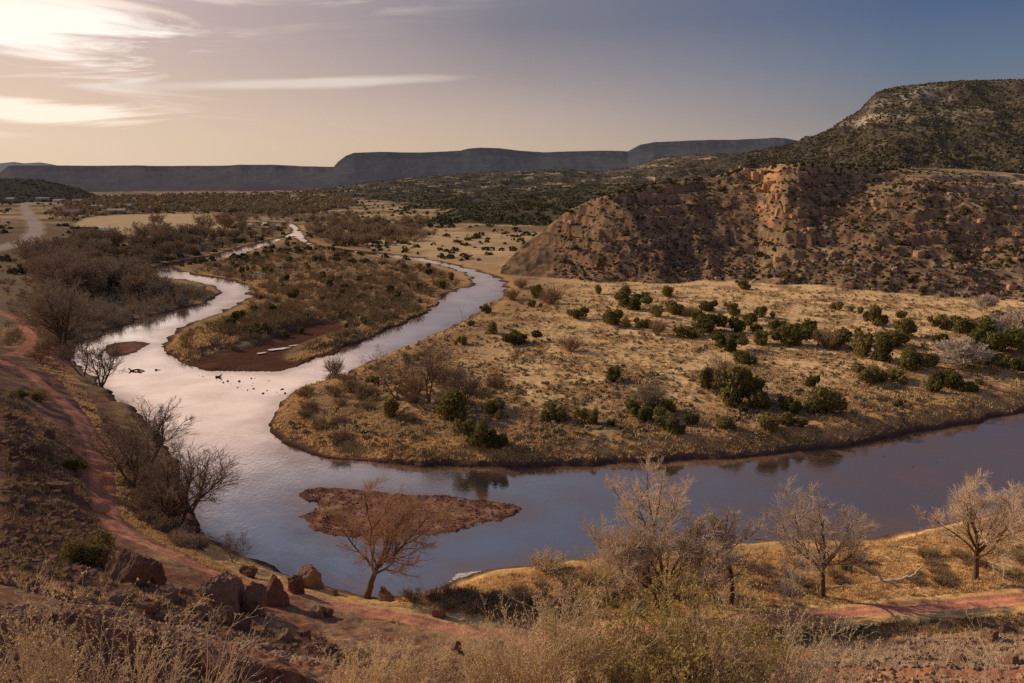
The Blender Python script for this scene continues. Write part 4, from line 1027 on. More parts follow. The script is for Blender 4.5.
x, y = polar(26000, -36, 36, 600, 2600)
c_ = samp(cls, x, y); m_ = ((c_ == 3) | (c_ == 6) | (c_ == 2)) ; x, y = x[m_], y[m_]
blob_field(x, y, g.uniform(1.1, 2.4, len(x)), 'foothill_scrub', 'dark juniper scrub covering the foothills', 'scrub', M_JUNF, 8)
x, y = polar(16000, 16, 36, 850, 1750); m_ = samp(cls, x, y) == 2; x, y = x[m_], y[m_]
blob_field(x, y, g.uniform(.9, 2.4, len(x)), 'mountain_scrub', 'dark scrub covering the tall mountain', 'scrub', M_JUNF, 7)
x, y = polar(16000, -36, 14, 380, 1900)
m_ = (samp(cls, x, y) == 0) & (samp(sd, x, y) < -4) & (samp(ZN['field'], x, y) < 1) & (samp(dhwy, x, y) > 14) & (samp(vd, x, y) + g.normal(0, .3, len(x)) > .45)
x, y = x[m_], y[m_]
blob_field(x, y, g.uniform(.8, 2.4, len(x)), 'valley_scrub', 'low dark scrub along the valley floor far away', 'scrub', M_JUNF, 9)

# ------------------------------------------------------------------ leafless brush
sh_geo = [stemshrub(400 + i, 60, 5, r=.010) for i in range(4)]
def shrub_proto(i, mat, nm='shrub'):
    return link(nm, mesh_of(nm, sh_geo[i % 4], mat))
SH = [(550,304,30,.55,'reddish brown brush patch beside the small junipers near the river arm'),(569,351,32,.42,'low wide brown bush alone in the straw of the point'),(657,335,20,.8,'grey brown bush between junipers in the middle row'),
      (828,349,34,.6,'rusty bush in the right hand group of junipers'),(496,389,24,.6,'brown bush right of the bare trees on the point'),(721,390,34,.9,'grey leafless brush inside the tall juniper clump'),
      (547,571,48,.36,'wide straw coloured bush on the near bank left of the trees'),(328,516,20,.5,'straw tuft growing on the gravel bar'),(690,316,20,.5,0),(512,300,22,.5,0),(520,288,18,.5,0),(992,376,13,.9,0),
      (335,375,24,.7,0),(350,392,26,.5,0),(310,412,22,.5,0),(365,398,24,.6,0),(415,395,28,.7,0),(440,385,26,.7,0),(470,392,22,.7,0),(340,440,26,.35,0),(320,430,20,.4,0)]
i = 0
for a, b, w_, ar, lb in SH:
    p = drop(a, b); s = w_ / depth_px(*p) / 2
    o = shrub_proto(i, [M_SHRUB, M_FORE][b > 500 or False]); i += 1
    o.location = p; o.scale = (s, s, s * 2 * ar / 1.1); o.rotation_euler = (0, 0, g.uniform(0, 6))
    tag(o, lb or 'leafless brown bush on the left part of the grassy point', 'bush', None if lb else 'brown bushes on the point')
def shrub_group(poly, n_, size, mat, label, grp, z=2.5, md=1.0, hr=.8, tilt=0):
    x, y, pq = in_px_poly(poly, n_, z); pr = [shrub_proto(i, mat) for i in range(4)]; us = [[] for _ in range(4)]; c_ = 0
    for i in range(n_):
        if not dry(x[i], y[i], md) or samp(droadc, x[i], y[i]) < 2.6: continue
        r_ = g.uniform(*size); us[c_ % 4].append((x[i], y[i], float(ground_z(x[i], y[i])) - .03, (r_, r_, r_ * hr * g.uniform(.7, 1.2)), g.uniform(0, 6.28))); c_ += 1
    for i in range(4):
        if us[i]: copies(pr[i], us[i], lambda a, b: (label, 'bush'), lambda a, b: grp)
        else: bpy.data.objects.remove(pr[i])
def brush_mass(name, label, mat, items, kinds=5, stems=16, tw=3):
    """a mass of small leafless bushes nobody could count: one mesh"""
    geos = [stemshrub(450 + i, stems, tw, r=.022) for i in range(kinds)]
    Vs, Qs, o = [], [], 0
    for (poly, n_, size, z, md, hr) in items:
        x, y, pq = in_px_poly(poly, n_, z); ok = dry(x, y, md) & (samp(droadc, x, y) > 2.4) & (samp(mudw, x, y) < .5); x, y = x[ok], y[ok]; zz = ground_z(x, y)
        rs = g.uniform(*size, len(x)); ths = g.uniform(0, 6.28, len(x)); hs_ = rs * hr * g.uniform(.7, 1.3, len(x))
        for k_ in range(kinds):
            V, Q = geos[k_]; sel = slice(k_, None, kinds); c_, s_ = np.cos(ths[sel])[:, None], np.sin(ths[sel])[:, None]; r_ = rs[sel][:, None]
            W = np.stack([(V[:, 0] * c_ - V[:, 1] * s_) * r_ + x[sel][:, None], (V[:, 0] * s_ + V[:, 1] * c_) * r_ + y[sel][:, None], V[:, 2] * hs_[sel][:, None] + zz[sel][:, None] - .03], -1)
            m_ = len(W); Vs.append(W.reshape(-1, 3)); Qs.append((Q[None] + (np.arange(m_) * len(V))[:, None, None]).reshape(-1, 4) + o); o += m_ * len(V)
    tag(link(name, np_mesh(name, np.concatenate(Vs), np.concatenate(Qs), False, mat)), label, 'brush', kind='stuff')
brush_mass('island_brush', 'tangled leafless brown brush covering the island between the river arms', M_SHRUB, [(IS2, 1200, (1.0, 2.6), 2.5, 2.5, .8), ([(165,345),(260,300),(330,320),(255,340),(215,352),(190,360)], 110, (1.0, 2.0), 1.5, 2, .8), ([(290,350),(350,325),(400,322),(440,300),(400,318),(350,340)], 50, (1., 1.8), 1.5, 2, .8)])
brush_mass('thicket_brush', 'low brown brush filling the thicket along the far left bank', M_TWIGB, [(THK, 500, (1.6, 3.6), 3, 3, 1.0), ([(60,350),(130,318),(215,292),(214,286),(190,282),(150,300),(60,325)], 220, (1.0, 2.2), 2.5, 1.2, .8), (BELT, 350, (1.8, 4), 3, 4, 1)])
brush_mass('shore_brush', 'low russet brush along the right hand shore of the plain', M_SHRUB, [([(740,430),(850,405),(1010,375),(1024,400),(900,428),(760,448)], 130, (.4, 1.2), 2.5, 1, .8), ([(500,296),(560,285),(700,290),(1024,303),(1024,310),(700,296),(520,305)], 110, (.5, 1.5), 3.5, 1, .6), ([(290,440),(300,405),(400,395),(480,400),(700,440),(690,455),(400,458)], 120, (.3, .9), 2.2, 1, .7)])
shrub_group([(300,385),(350,370),(420,345),(470,380),(500,400),(420,420),(300,420)], 45, (.8, 1.9), M_SHRUB, 'brown bush under the bare trees on the grassy point', 'bushes under the trees on the point')
shrub_group([(400,598),(470,590),(640,575),(640,612),(520,628),(430,612)], 75, (.5, 1.3), M_SHRUB, 'olive brown bush between the road and the near shore', 'bushes between the road and the near shore', z=2.6)
shrub_group([(640,570),(800,562),(1024,545),(1024,590),(850,604),(650,614)], 90, (.4, 1.1), M_SHRUB, 'low brown bush around the bare trees of the near bank', 'bushes around the near trees', z=2.4)
shrub_group([(90,400),(130,430),(175,490),(205,540),(190,555),(150,520),(118,470),(100,430)], 90, (.6, 1.5), M_TWIGB, 'dense brown brush between the road and the left shore', 'brush below the road', z=4, md=.6, hr=1.1)
# ------------------------------------------------------------------ grass: tufts over the plain, the near bank and the slopes
def grass_mass(name, label, mat, x, y, rs, blades=9, hr=1.0, wid=.22, cat='grass', lean=.55):
    zz = ground_z(x, y); M_ = len(x)
    a = g.uniform(0, 2 * PI, (M_, blades)); d = g.random((M_, blades)) ** .6
    ca, sa = np.cos(a), np.sin(a); r_ = rs[:, None]
    bx_ = x[:, None] + ca * d * r_ * .45; by_ = y[:, None] + sa * d * r_ * .45
    h_ = r_ * hr * g.uniform(.5, 1.2, (M_, blades))
    tx = bx_ + ca * d * h_ * lean; ty = by_ + sa * d * h_ * lean
    w_ = r_ * wid; b2 = a + g.uniform(-.9, .9, a.shape) + PI / 2; wx, wy = np.cos(b2) * w_, np.sin(b2) * w_
    z0_ = zz[:, None] - .03 + 0 * a
    P = np.stack([np.stack([bx_ - wx, by_ - wy, z0_], -1), np.stack([bx_ + wx, by_ + wy, z0_], -1), np.stack([tx, ty, z0_ + h_], -1)], 2)
    V = P.reshape(-1, 3)
    tag(link(name, np_mesh(name, V, np.arange(len(V)).reshape(-1, 3), False, mat)), label, cat, kind='stuff')
def scat(poly, n_, z, md=.8):
    x, y, pq = in_px_poly(poly, n_, z); ok = dry(x, y, md) & (samp(droadc, x, y) > 1.4) & (samp(cls, x, y) == 0) & (samp(mudw, x, y) < .4) & (samp(ZN['bar'], x, y) < -1); return x[ok], y[ok]
PL = [(272,430),(300,390),(440,328),(505,288),(560,275),(700,282),(1060,300),(1060,408),(900,438),(690,461),(400,466),(290,452)]
x, y = scat(PL, 30000, 2.6)
w_ = samp(n2, x, y) + g.normal(0, .4, len(x)) > -.35; x, y = x[w_], y[w_]
grass_mass('bunch_grass', 'tufted straw coloured bunch grass over the plain inside the bend', M_TUFT, x, y, g.uniform(.3, .85, len(x)), 8, .65)
x, y = scat(PL, 7500, 2.6, 2.5)
w_ = samp(n1, x, y) + .6 * samp(n2, x, y) + g.normal(0, .35, len(x)) > .0; x, y = x[w_], y[w_]
blob_field(x, y, g.uniform(.22, .62, len(x)), 'sage_brush', 'small dark sage bushes dotted through the grass of the plain', 'sagebrush', M_SAGE, 9, .9)
# golden grass along the shores
x, y = scat([(268,440),(276,405),(300,386),(360,362),(400,395),(350,430),(500,452),(700,446),(900,420),(1060,395),(1060,412),(900,440),(690,464),(400,470),(290,456)], 12000, 1.2, .9)
ok = ~dry(x, y, 5.5); x, y = x[ok], y[ok]
grass_mass('shore_grass', 'golden grass fringing the shore of the point', M_GRASS, x[::2], y[::2], g.uniform(.2, .55, len(x[::2])), 9, .8)
x, y = scat([(395,600),(480,572),(640,556),(900,534),(1060,506),(1060,590),(850,606),(650,620),(520,628),(430,612)], 15000, 2.4, .6)
w_ = samp(n2, x, y) + g.normal(0, .3, len(x)) > -.1
grass_mass('near_bank_grass', 'golden grass between the dirt road and the near shore', M_GRASS, x[w_], y[w_], g.uniform(.12, .38, w_.sum()), 10, 1.1, .13)
grass_mass('near_bank_weeds', 'brown weeds between the dirt road and the near shore', M_TUFT, x[~w_], y[~w_], g.uniform(.12, .4, (~w_).sum()), 10, .8, .13)
x, y = scat(IS2 + [], 6000, 2.0, 1.5)
x, y = x[::2], y[::2]
grass_mass('island_grass', 'dry grass on the island', M_TUFT, x, y, g.uniform(.5, 1.3, len(x)), 8, .7)
x, y = scat([(165,345),(170,358),(205,369),(290,371),(370,339),(440,304),(475,280),(440,296),(370,325),(290,355),(215,350),(300,318),(240,315),(190,330)], 3500, 1.2, 1.0)
grass_mass('island_edge_grass', 'golden grass at the rim of the island', M_GRASS, x, y, g.uniform(.5, 1.1, len(x)), 8, .8)
x, y = scat([(0,370),(60,385),(100,470),(150,560),(290,600),(400,625),(500,645),(520,683),(0,683)], 7000, 14)
w_ = samp(n2, x, y) + g.normal(0, .25, len(x)) > .05
grass_mass('slope_straw', 'patches of pale dry grass on the stony slope in front', M_TUFT, x[w_], y[w_], g.uniform(.12, .4, w_.sum()), 10, .9, .12)
x, y = scat([(0,370),(60,385),(100,470),(150,560),(290,600),(400,625),(500,645),(520,683),(0,683)], 14000, 14)
grass_mass('slope_grass', 'dry grass and low weeds over the stony slope in front', M_WEED, x, y, g.uniform(.10, .38, len(x)) * np.clip(np.hypot(x, y) / 60, .5, 1.6), 10, .9, .12)
x, y = scat([(0,300),(40,330),(70,350),(100,400),(130,420),(185,520),(240,565),(320,592),(380,600),(420,612),(330,592),(200,560),(120,500),(100,430),(60,370),(0,320)], 7000, 6, .5)
grass_mass('roadside_grass', 'straw grass on both sides of the dirt road', M_TUFT, x, y, g.uniform(.15, .42, len(x)), 9, .8, .14)
x, y = scat([(540,645),(650,641),(850,624),(1024,612),(1060,632),(900,646),(760,662),(560,668)], 4500, 3.8)
grass_mass('verge_weeds', 'brown weeds on the near verge of the road at the right', M_WEED, x[::2], y[::2], g.uniform(.1, .42, len(x[::2])), 10, 1.0, .12)
grass_mass('verge_grass', 'straw grass on the near verge of the road at the right', M_GRASS, x[1::2], y[1::2], g.uniform(.1, .3, len(x[1::2])), 10, 1.0, .12)
x, y = scat([(820,640),(1024,625),(1050,683),(820,683)], 1500, 5)
grass_mass('rubble_grass', 'thin dry grass among the red rubble', M_FORE, x, y, g.uniform(.1, .4, len(x)), 10, 1.2, .08)

# ------------------------------------------------------------------ rock
M_ROCKR = simple_mat('river_cobble', (.30,.14,.09), (.17,.08,.055), .8, hue2=(.24,.15,.11))
def place_boulder(px, py, w_, ar, seed, label, mat=M_ROCK, cat='boulder', group=None, flat=.75, sink=.3, rz=None):
    p = drop(px, py)
    V, Q = boulder_geo(seed, 5 if w_ > 18 else 4, 10, flat, seed % 3 == 0)
    s = w_ / depth_px(*p) / 2
    hz = float(V[:, 2].max())
    o = link('boulder', np_mesh('boulder', V, Q, True, mat)); o.data.shade_flat()
    o.location = (p[0], p[1], p[2] - sink * s); o.scale = (s, s, s * 2 * ar / hz * 1.1); o.rotation_euler = (g.uniform(-.15, .15), g.uniform(-.15, .15), g.uniform(0, 6) if rz is None else rz)
    tag(o, label, cat, group); return o
BO = [(128,585,50,.75,'largest rounded brown boulder on the ridge left of the river',.9),(156,583,30,.9,'squarer boulder against the right side of the largest one',.9),(118,606,34,.5,'low block below the largest boulder on the ridge',.5),
      (228,610,52,.85,'tall brown crag standing on the slope below the road',1.1),(254,614,36,.95,'dark upright crag right of the tall brown one',1.2),(278,604,34,1.0,'pointed red spire of rock beside the road',1.3),(248,575,20,.6,'small rounded rock above the crags at the road edge',.7),
      (310,587,36,.7,'dark jagged rock at the water edge where the road drops',.8),(336,595,9,.8,'small dark rock standing in the shallows by the road',.8),(386,601,24,.6,'grey boulder at the foot of the lone leaning tree',.8),
      (438,616,20,.6,'smooth grey rock half hidden in the weeds beside the road',.5),(456,650,17,.8,'small red rock on the near verge of the road',.8),(497,650,20,.6,'rounded red rock at the road end of the slope',.7),(470,661,14,.8,'reddish block between the two red rocks near the road',.8),
      (200,618,30,.7,'brown block leaning against the left side of the tall crag',.8),(238,630,26,.8,'weathered block in front of the tall brown crag',.8),(170,600,26,.6,'low brown rock between the largest boulder and the tall crag',.6),(145,612,22,.6,'small block at the foot of the squarer boulder',.6),(295,592,20,.9,'narrow rock between the spire and the water edge',.9),
      (303,640,22,.6,'squat red rock on the slope under the spire',.6),(213,668,24,.9,'pale pink slab leaning at the left of the rubble',.9),(20,505,24,.5,'brown outcrop low on the left hillside',.6),(60,492,34,.4,'long ledge of brown rock on the left hillside',.4),
      (100,512,22,.5,'pale grey ledge above the road on the left hillside',.5),(40,450,18,.5,'small outcrop high on the left hillside',.5),(988,640,22,.7,'red boulder beside the road at the lower right',.8),(1004,632,14,.7,'smaller orange boulder behind the red one at the lower right',.7),
      (960,662,16,.6,'flat orange rock in the rubble at the right',.5),(1012,664,20,.6,'brown rock at the right edge of the rubble',.6),(926,660,14,.6,'small brown rock in the left part of the rubble',.6)]
for i, (a, b, w_, ar, lb, fl) in enumerate(BO):
    place_boulder(a, b, w_, ar, 500 + i, lb, [M_ROCK, M_ROCKP][i in (20, 23)], flat=fl, sink=.25)
rp_ = []
for i in range(4):
    V, Q = boulder_geo(540 + i, 4, 9, .8); o = link('boulder', np_mesh('boulder', V, Q, True, M_ROCK)); o.data.shade_flat(); rp_.append(o)
us = [[] for _ in range(4)]
for i in range(44):
    t_ = i / 44; a, b = (g.uniform(105, 330), 0); b = 585 + (a - 105) * .20 + g.uniform(-14, 26)
    if i % 3 == 0: a, b = g.uniform(5, 90), g.uniform(400, 560)
    p = drop(a, b)
    if samp(droadc, p[0], p[1]) < 1.9: continue
    w_ = g.uniform(7, 24) / depth_px(*p) / 2; us[i % 4].append((p[0], p[1], p[2] - w_ * .35, (w_, w_ * g.uniform(.7, 1.1), w_ * g.uniform(.7, 1.3)), g.uniform(0, 6.28)))
for i in range(4): copies(rp_[i], us[i], lambda a, b: ('smaller brown rock half buried in the slope left of the river', 'boulder'), lambda a, b: 'smaller rocks of the slope left of the river')
# boulders scattered below the cliff of the butte
pb = []
for i in range(5):
    V, Q = boulder_geo(560 + i, 3, 9, .8, True); o = link('rock', np_mesh('rock', V, Q, False, M_ROCKP)); pb.append(o)
us = [[] for _ in range(5)]; c_ = 0
while c_ < 190:
    if g.random() < .45: a_ = g.normal(float(azel(800, 178)[0]), .045)
    else: a_ = float(azel(g.uniform(560, 1060), 178)[0])
    r_ = g.uniform(270, 385); xx, yy = r_ * math.sin(a_), r_ * math.cos(a_)
    if samp(cls, xx, yy) != 1: continue
    s_ = .6 + 2.3 * g.random() ** 2.6; us[c_ % 5].append((xx, yy, float(ground_z(xx, yy)) - .2 * s_, (s_ * g.uniform(.8, 1.5), s_, s_ * g.uniform(.6, 1.1)), g.uniform(0, 6.28))); c_ += 1
for i in range(5): copies(pb[i], us[i], lambda a, b: ('pale tan rock lying on the slope of the butte', 'rock'), lambda a, b: 'rocks on the slope of the butte')
# the orange crag at the head of the cliff
M_CRAG = simple_mat('orange_rock', (.55,.31,.17), (.28,.14,.08), 1.6, hue2=(.42,.29,.19))
cp_ = []
for i in range(4):
    V, Q = boulder_geo(580 + i, 4, 12, 1.0, True); cp_.append(link('crag', np_mesh('crag', V, Q, False, M_CRAG)))
us = [[] for _ in range(4)]; c_ = 0
for (a, b, w_, h_) in [(741,168,9,9),(748,171,11,14),(755,178,11,20),(762,173,9,12),(765,188,10,20),(771,184,8,14),(772,200,9,18),(779,196,7,11),(778,211,8,13),(786,208,6,9),(785,218,7,9),(793,216,6,7),(757,190,7,11),(764,203,7,10),(800,221,5,6),(733,172,6,6),(884,196,6,12),(888,204,5,9)]:
    p = drop(a, b)
    if p is None: continue
    k_ = 1 / depth_px(*p); us[c_ % 4].append((p[0], p[1], p[2] - h_ * k_ * .42, (w_ * k_ * .62, w_ * k_ * .8, h_ * k_ * .62), g.uniform(-.5, .5))); c_ += 1
for i in range(4): copies(cp_[i], us[i], lambda a, b: ('blocky orange crag of the small cliff at the top of the butte', 'crag'), lambda a, b: 'orange crags at the top of the butte')
# loose stones
def stone_mass(name, label, mat, x, y, rs, flat=.6, lift=.1, cat='stones'):
    zz = ground_z(x, y); M_ = len(x)
    B = np.array([[-1,-1,-1],[1,-1,-1],[1,1,-1],[-1,1,-1],[-.8,-.7,1],[.7,-.8,1],[.8,.8,1],[-.7,.7,1]], float)
    V = B[None] * rs[:, None, None] * np.array([1, .75, flat]) * g.uniform(.5, 1.1, (M_, 8, 3))
    th = g.uniform(0, 2 * PI, M_); tl = g.normal(0, .35, M_)
    c, s_ = np.cos(tl)[:, None], np.sin(tl)[:, None]; V = np.stack([V[..., 0] * c - V[..., 2] * s_, V[..., 1], V[..., 0] * s_ + V[..., 2] * c], -1)
    c, s_ = np.cos(th)[:, None], np.sin(th)[:, None]; V = np.stack([V[..., 0] * c - V[..., 1] * s_, V[..., 0] * s_ + V[..., 1] * c, V[..., 2]], -1)
    V += np.stack([x, y, zz + rs * lift], -1)[:, None]
    Qb = np.array([[0,3,2,1],[4,5,6,7],[0,1,5,4],[1,2,6,5],[2,3,7,6],[3,0,4,7]])
    Q = (Qb[None] + (np.arange(M_) * 8)[:, None, None]).reshape(-1, 4)
    tag(link(name, np_mesh(name, V.reshape(-1, 3), Q, False, mat)), label, cat, kind='stuff')
def scat2(poly, n_, z):
    x, y, pq = in_px_poly(poly, n_, z); ok = samp(droadc, x, y) > 1.5; return x[ok], y[ok]
x, y = scat2([(820,655),(900,638),(1050,628),(1060,690),(790,690)], 3200, 5)
stone_mass('rubble', 'heap of broken red stones at the lower right', M_ROCKP, x, y, .06 + .30 * g.random(len(x)) ** 3)
x, y = scat2([(180,690),(200,655),(250,636),(300,645),(345,690)], 2600, 16)
x2_, y2_ = scat2([(780,660),(1060,655),(1090,700),(760,700)], 1800, 8.5)
stone_mass('rubble', 'red stones at the bottom edge below the right hand heap', M_ROCKP, x2_, y2_, .04 + .22 * g.random(len(x2_)) ** 3)
x2_, y2_ = scat2([(0,620),(300,640),(420,650),(600,660),(600,700),(0,700)], 3500, 22)
stone_mass('slope_stones', 'small stones on the slope right in front', M_ROCK, x2_, y2_, .03 + .15 * g.random(len(x2_)) ** 4)
for nm_, mm_, nn_ in (('pale_slope_rocks', M_MTROCK, 4500), ('dark_slope_rocks', M_ROCK, 4500)):
    x2_, y2_ = polar(nn_, 3, 36, 262, 420); m2_ = samp(cls, x2_, y2_) == 1; x2_, y2_ = x2_[m2_], y2_[m2_]
    stone_mass(nm_, nm_.split('_')[0] + ' small rocks strewn over the slope of the butte', mm_, x2_, y2_, .15 + .75 * g.random(len(x2_)) ** 4, .9, .3, 'rocks')
x2_, y2_ = polar(5000, 16, 36, 900, 1700); m2_ = samp(cls, x2_, y2_) == 2; x2_, y2_ = x2_[m2_], y2_[m2_]
stone_mass('mountain_rocks', 'pale rock outcrops scattered over the tall mountain', M_MTROCK, x2_, y2_, .7 + 2.2 * g.random(len(x2_)) ** 3, .6, .2, 'rocks')
stone_mass('rubble', 'heap of broken red stones at the bottom left of centre', M_ROCKP, x, y, .04 + .22 * g.random(len(x)) ** 3)
x, y = scat2([(0,380),(70,420),(110,520),(180,575),(300,605),(420,640),(520,650),(520,690),(0,690)], 9000, 14)
stone_mass('slope_stones', 'loose brown stones on the slope in front', M_ROCK, x, y, (.06 + .42 * g.random(len(x)) ** 5) * np.clip(np.hypot(x, y) / 55, .5, 1.5))
x, y, _ = in_px_poly([(300,488),(440,492),(530,500),(600,510),(590,530),(480,530),(380,538),(316,534)], 5200, .1)
d_ = samp(ZN['bar'], x, y); ok = (d_ > -9) & (g.random(len(x)) < np.where(d_ > 0, .4, .8 * np.exp(d_ / 2.5))); x, y = x[ok], y[ok]
stone_mass('bar_cobbles', 'red cobbles on and around the gravel bar', M_ROCKR, x, y, .05 + .13 * g.random(len(x)) ** 2.5, .6, .3)
x, y, _ = in_px_poly([(560,510),(700,470),(1024,440),(1024,500),(700,540),(600,550)], 90, 0)
zsave = ground_z
ground_z = lambda a, b: np.zeros(len(a)) - .05
stone_mass('river_stones', 'small dark stones breaking the surface of the shallows', M_ROCK, x, y, .05 + .15 * g.random(len(x)) ** 3, .5, .1)
x, y, _ = in_px_poly([(255,345),(262,372),(290,395),(262,398),(200,376),(180,366),(230,374)], 60, 0)
stone_mass('river_stones', 'dark stones scattered in the riffle off the island tip', M_ROCK, x, y, .08 + .3 * g.random(len(x)) ** 3, .5, .2)
ground_z = zsave

brush_mass('hillside_brush', 'low brown brush on the hillside left of the thicket', M_SHRUB, [([(0,245),(60,262),(40,300),(50,350),(10,330),(0,330)], 150, (.8, 2.0), 7, 1, .7), ([(0,345),(60,390),(90,470),(60,560),(0,560)], 110, (.25, .8), 15, 1, .8), ([(120,585),(300,620),(480,660),(480,683),(340,683),(200,640)], 90, (.2, .5), 11, 1, .8)])
xs, ys, _q = in_px_poly([(60,203),(100,197),(340,192),(360,206),(300,214),(215,212),(120,211),(70,212)], 1500, 3.5)
_o = samp(ZN['field'], xs, ys) < -5; xs, ys = xs[_o], ys[_o]
M_FARB = simple_mat('far_tree_crowns', (.46,.36,.24), (.36,.29,.15), .02)
blob_field(xs, ys, g.uniform(2.2, 4.8, len(xs)), 'far_trees', 'soft brown and olive tree crowns filling the far valley floor', 'trees', M_FARB, 26, .9)
# ------------------------------------------------------------------ driftwood and fallen limbs
def branchy(name, px, py, pts, r0, mat, label, cat, z=None, twigs=True):
    p = drop(px, py) if z is None else (*[float(v) for v in at(px, py, z)], z)
    k = 1 / depth_px(*p)
    gg = np.random.default_rng(int(px * 7 + py)); parts_ = []
    for line in pts:
        L_ = np.array([(a * k, c * k * .8, b * k) for a, b, c in line])
        P = crom(L_, 4, False)[None]; parts_.append(tubes(P + gg.normal(0, r0 * .2, P.shape), r0 * np.linspace(1, .3, P.shape[1])[None], 7))
    o = link(name, mesh_of(name, join(parts_), mat)); o.location = p; tag(o, label, cat)
    return o
branchy('fallen_branch', 882, 583, [[(0,0,0),(-3,8,0),(-8,12,0),(-12,15,0)],[(0,0,0),(10,2,1),(24,6,0),(32,10,0),(38,18,0)],[(-10,-1,2),(0,1,1),(14,3,0),(22,2,-2)],[(24,6,0),(32,5,0),(40,6,0)]], .20, M_BLEACH, 'whitish forked fallen branch lying in the weeds between the two right hand bare trees', 'branch')
branchy('fallen_log', 843, 588, [[(-14,0,0),(-4,2,0),(10,1,0)]], .12, M_BLEACH, 'short pale log at the foot of the wide bare tree', 'log')
branchy('fallen_branch', 408, 580, [[(-24,6,0),(-10,3,0),(2,0,0),(12,-3,0),(18,-4,0)],[(0,0,0),(14,4,0),(28,6,0)]], .12, M_BARK, 'dark broken bough over the water right of the lone leaning tree', 'branch')
branchy('driftwood', 138, 371, [[(-8,0,0),(0,1,2),(9,-1,0)],[(-6,0,0),(-9,1.5,2),(-11,2,4)],[(0,.5,0),(5,1.5,-3)]], .22, M_BARK, 'dark driftwood log with a forked end in midstream', 'driftwood', z=.05)
branchy('driftwood', 219, 377, [[(-3,0,0),(1,1,0),(3,3,0)],[(-2,0,2),(4,-1,0)]], .25, M_BARK, 'dark upright driftwood snag off the island tip', 'driftwood', z=.05)
branchy('driftwood', 158, 370, [[(-3,0,0),(3,0,0)]], .22, M_ROCKP, 'short reddish driftwood piece in midstream', 'driftwood', z=.02)

# ------------------------------------------------------------------ white water by the near shore
x, y, _ = in_px_poly([(452,582),(458,574),(492,570),(488,575),(466,578)], 420, 0)
m_ = samp(sd, x, y) > -.2
M_FOAM = simple_mat('foam', (.75,.74,.74), (.62,.62,.64), 3)
V = []; 
for a, b in zip(x, y):
    k_ = 6; an = np.arange(k_) * 2 * PI / k_; r_ = g.uniform(.03, .16); V.append(np.stack([a + np.cos(an) * r_ * g.uniform(1, 3.0), b + np.sin(an) * r_ * .7, np.full(k_, .03 + g.uniform(0, .02))], 1))
V = np.concatenate(V); tag(link('white_water', np_mesh('white_water', V, np.arange(len(V)).reshape(-1, 6), False, M_FOAM)), 'patch of white water in the riffle at the near shore', 'white water', kind='stuff')
# puddles in the dry channel
M_PUD = M_WATER
V = []; Q = []
for (a, b, w_, h_) in [(279,349,11,1.1),(262,353,5,.7),(294,345.5,5,.5)]:
    an = np.arange(16) * 2 * PI / 16; q = [at(a + math.cos(t) * w_ * (1 + .25 * math.sin(3 * t)), b - math.sin(t) * h_ * (1 + .3 * math.cos(2 * t)) - math.cos(t) * w_ * .12, .45) for t in an]
    V.append([(u, v, .50) for u, v in q])
for i, v in enumerate(V):
    tag(link('puddle', np_mesh('puddle', np.array(v, float), np.arange(16)[None], False, M_PUD)), ['long bright puddle in the dry brown channel', 'small puddle left of the long one in the dry channel', 'thin puddle right of the long one in the dry channel'][i], 'puddle', kind='structure')

# ------------------------------------------------------------------ village
def box_geo(x0, x1, y0, y1, z0, z1):
    V = np.array([(x0,y0,z0),(x1,y0,z0),(x1,y1,z0),(x0,y1,z0),(x0,y0,z1),(x1,y0,z1),(x1,y1,z1),(x0,y1,z1)], float)
    return V, np.array([[0,3,2,1],[4,5,6,7],[0,1,5,4],[1,2,6,5],[2,3,7,6],[3,0,4,7]])
def gable(L_, W_, z0, z1, e=.4):
    V = np.array([(-L_/2-e,-W_/2-e,z0),(L_/2+e,-W_/2-e,z0),(L_/2+e,W_/2+e,z0),(-L_/2-e,W_/2+e,z0),(-L_/2-e,0,z1),(L_/2+e,0,z1),(-L_/2-e,0,z1),(L_/2+e,0,z1)], float)
    return V, np.array([[0,3,2,1],[0,1,5,4],[2,3,6,7],[3,0,4,6],[1,2,7,5]])
def house(px, py, L_, W_, h_, rz, roofm, wallm, label, cat='house', name='house'):
    p = drop(px, py); e = empty(name, (p[0], p[1], p[2] - .1), rz)
    V, Q = box_geo(-L_/2, L_/2, -W_/2, W_/2, 0, h_); link('wall', np_mesh('wall', V, Q, False, wallm), e)
    V, Q = gable(L_, W_, h_ + .01, h_ + W_ * .22); link('roof', np_mesh('roof', V, Q, False, roofm), e)
    V, Q = box_geo(-.6, .6, -W_/2 - .06, -W_/2 - .01, 0, 2.1); link('door', np_mesh('door', V, Q, False, M_DARK), e)
    for s_ in (-1, 1):
        V, Q = box_geo(s_ * L_ * .28 - .7, s_ * L_ * .28 + .7, -W_/2 - .06, -W_/2 - .01, 1.0, 2.1); link('window', np_mesh('window', V, Q, False, M_DARK), e)
    tag(e, label, cat)
house(86, 233, 15, 6, 3.0, .05, M_DARK, M_WALL, 'long low dark barn at the near edge of the straw field', 'barn', 'barn')
house(106, 233.5, 8, 6, 2.6, -.1, M_BLUE, M_WALL, 'small house with a pale blue roof right of the long barn')
house(112, 239, 10, 3, 1.6, .1, M_BLUE, M_WALL, 'low grey shed in front of the blue roofed house', 'shed', 'shed')
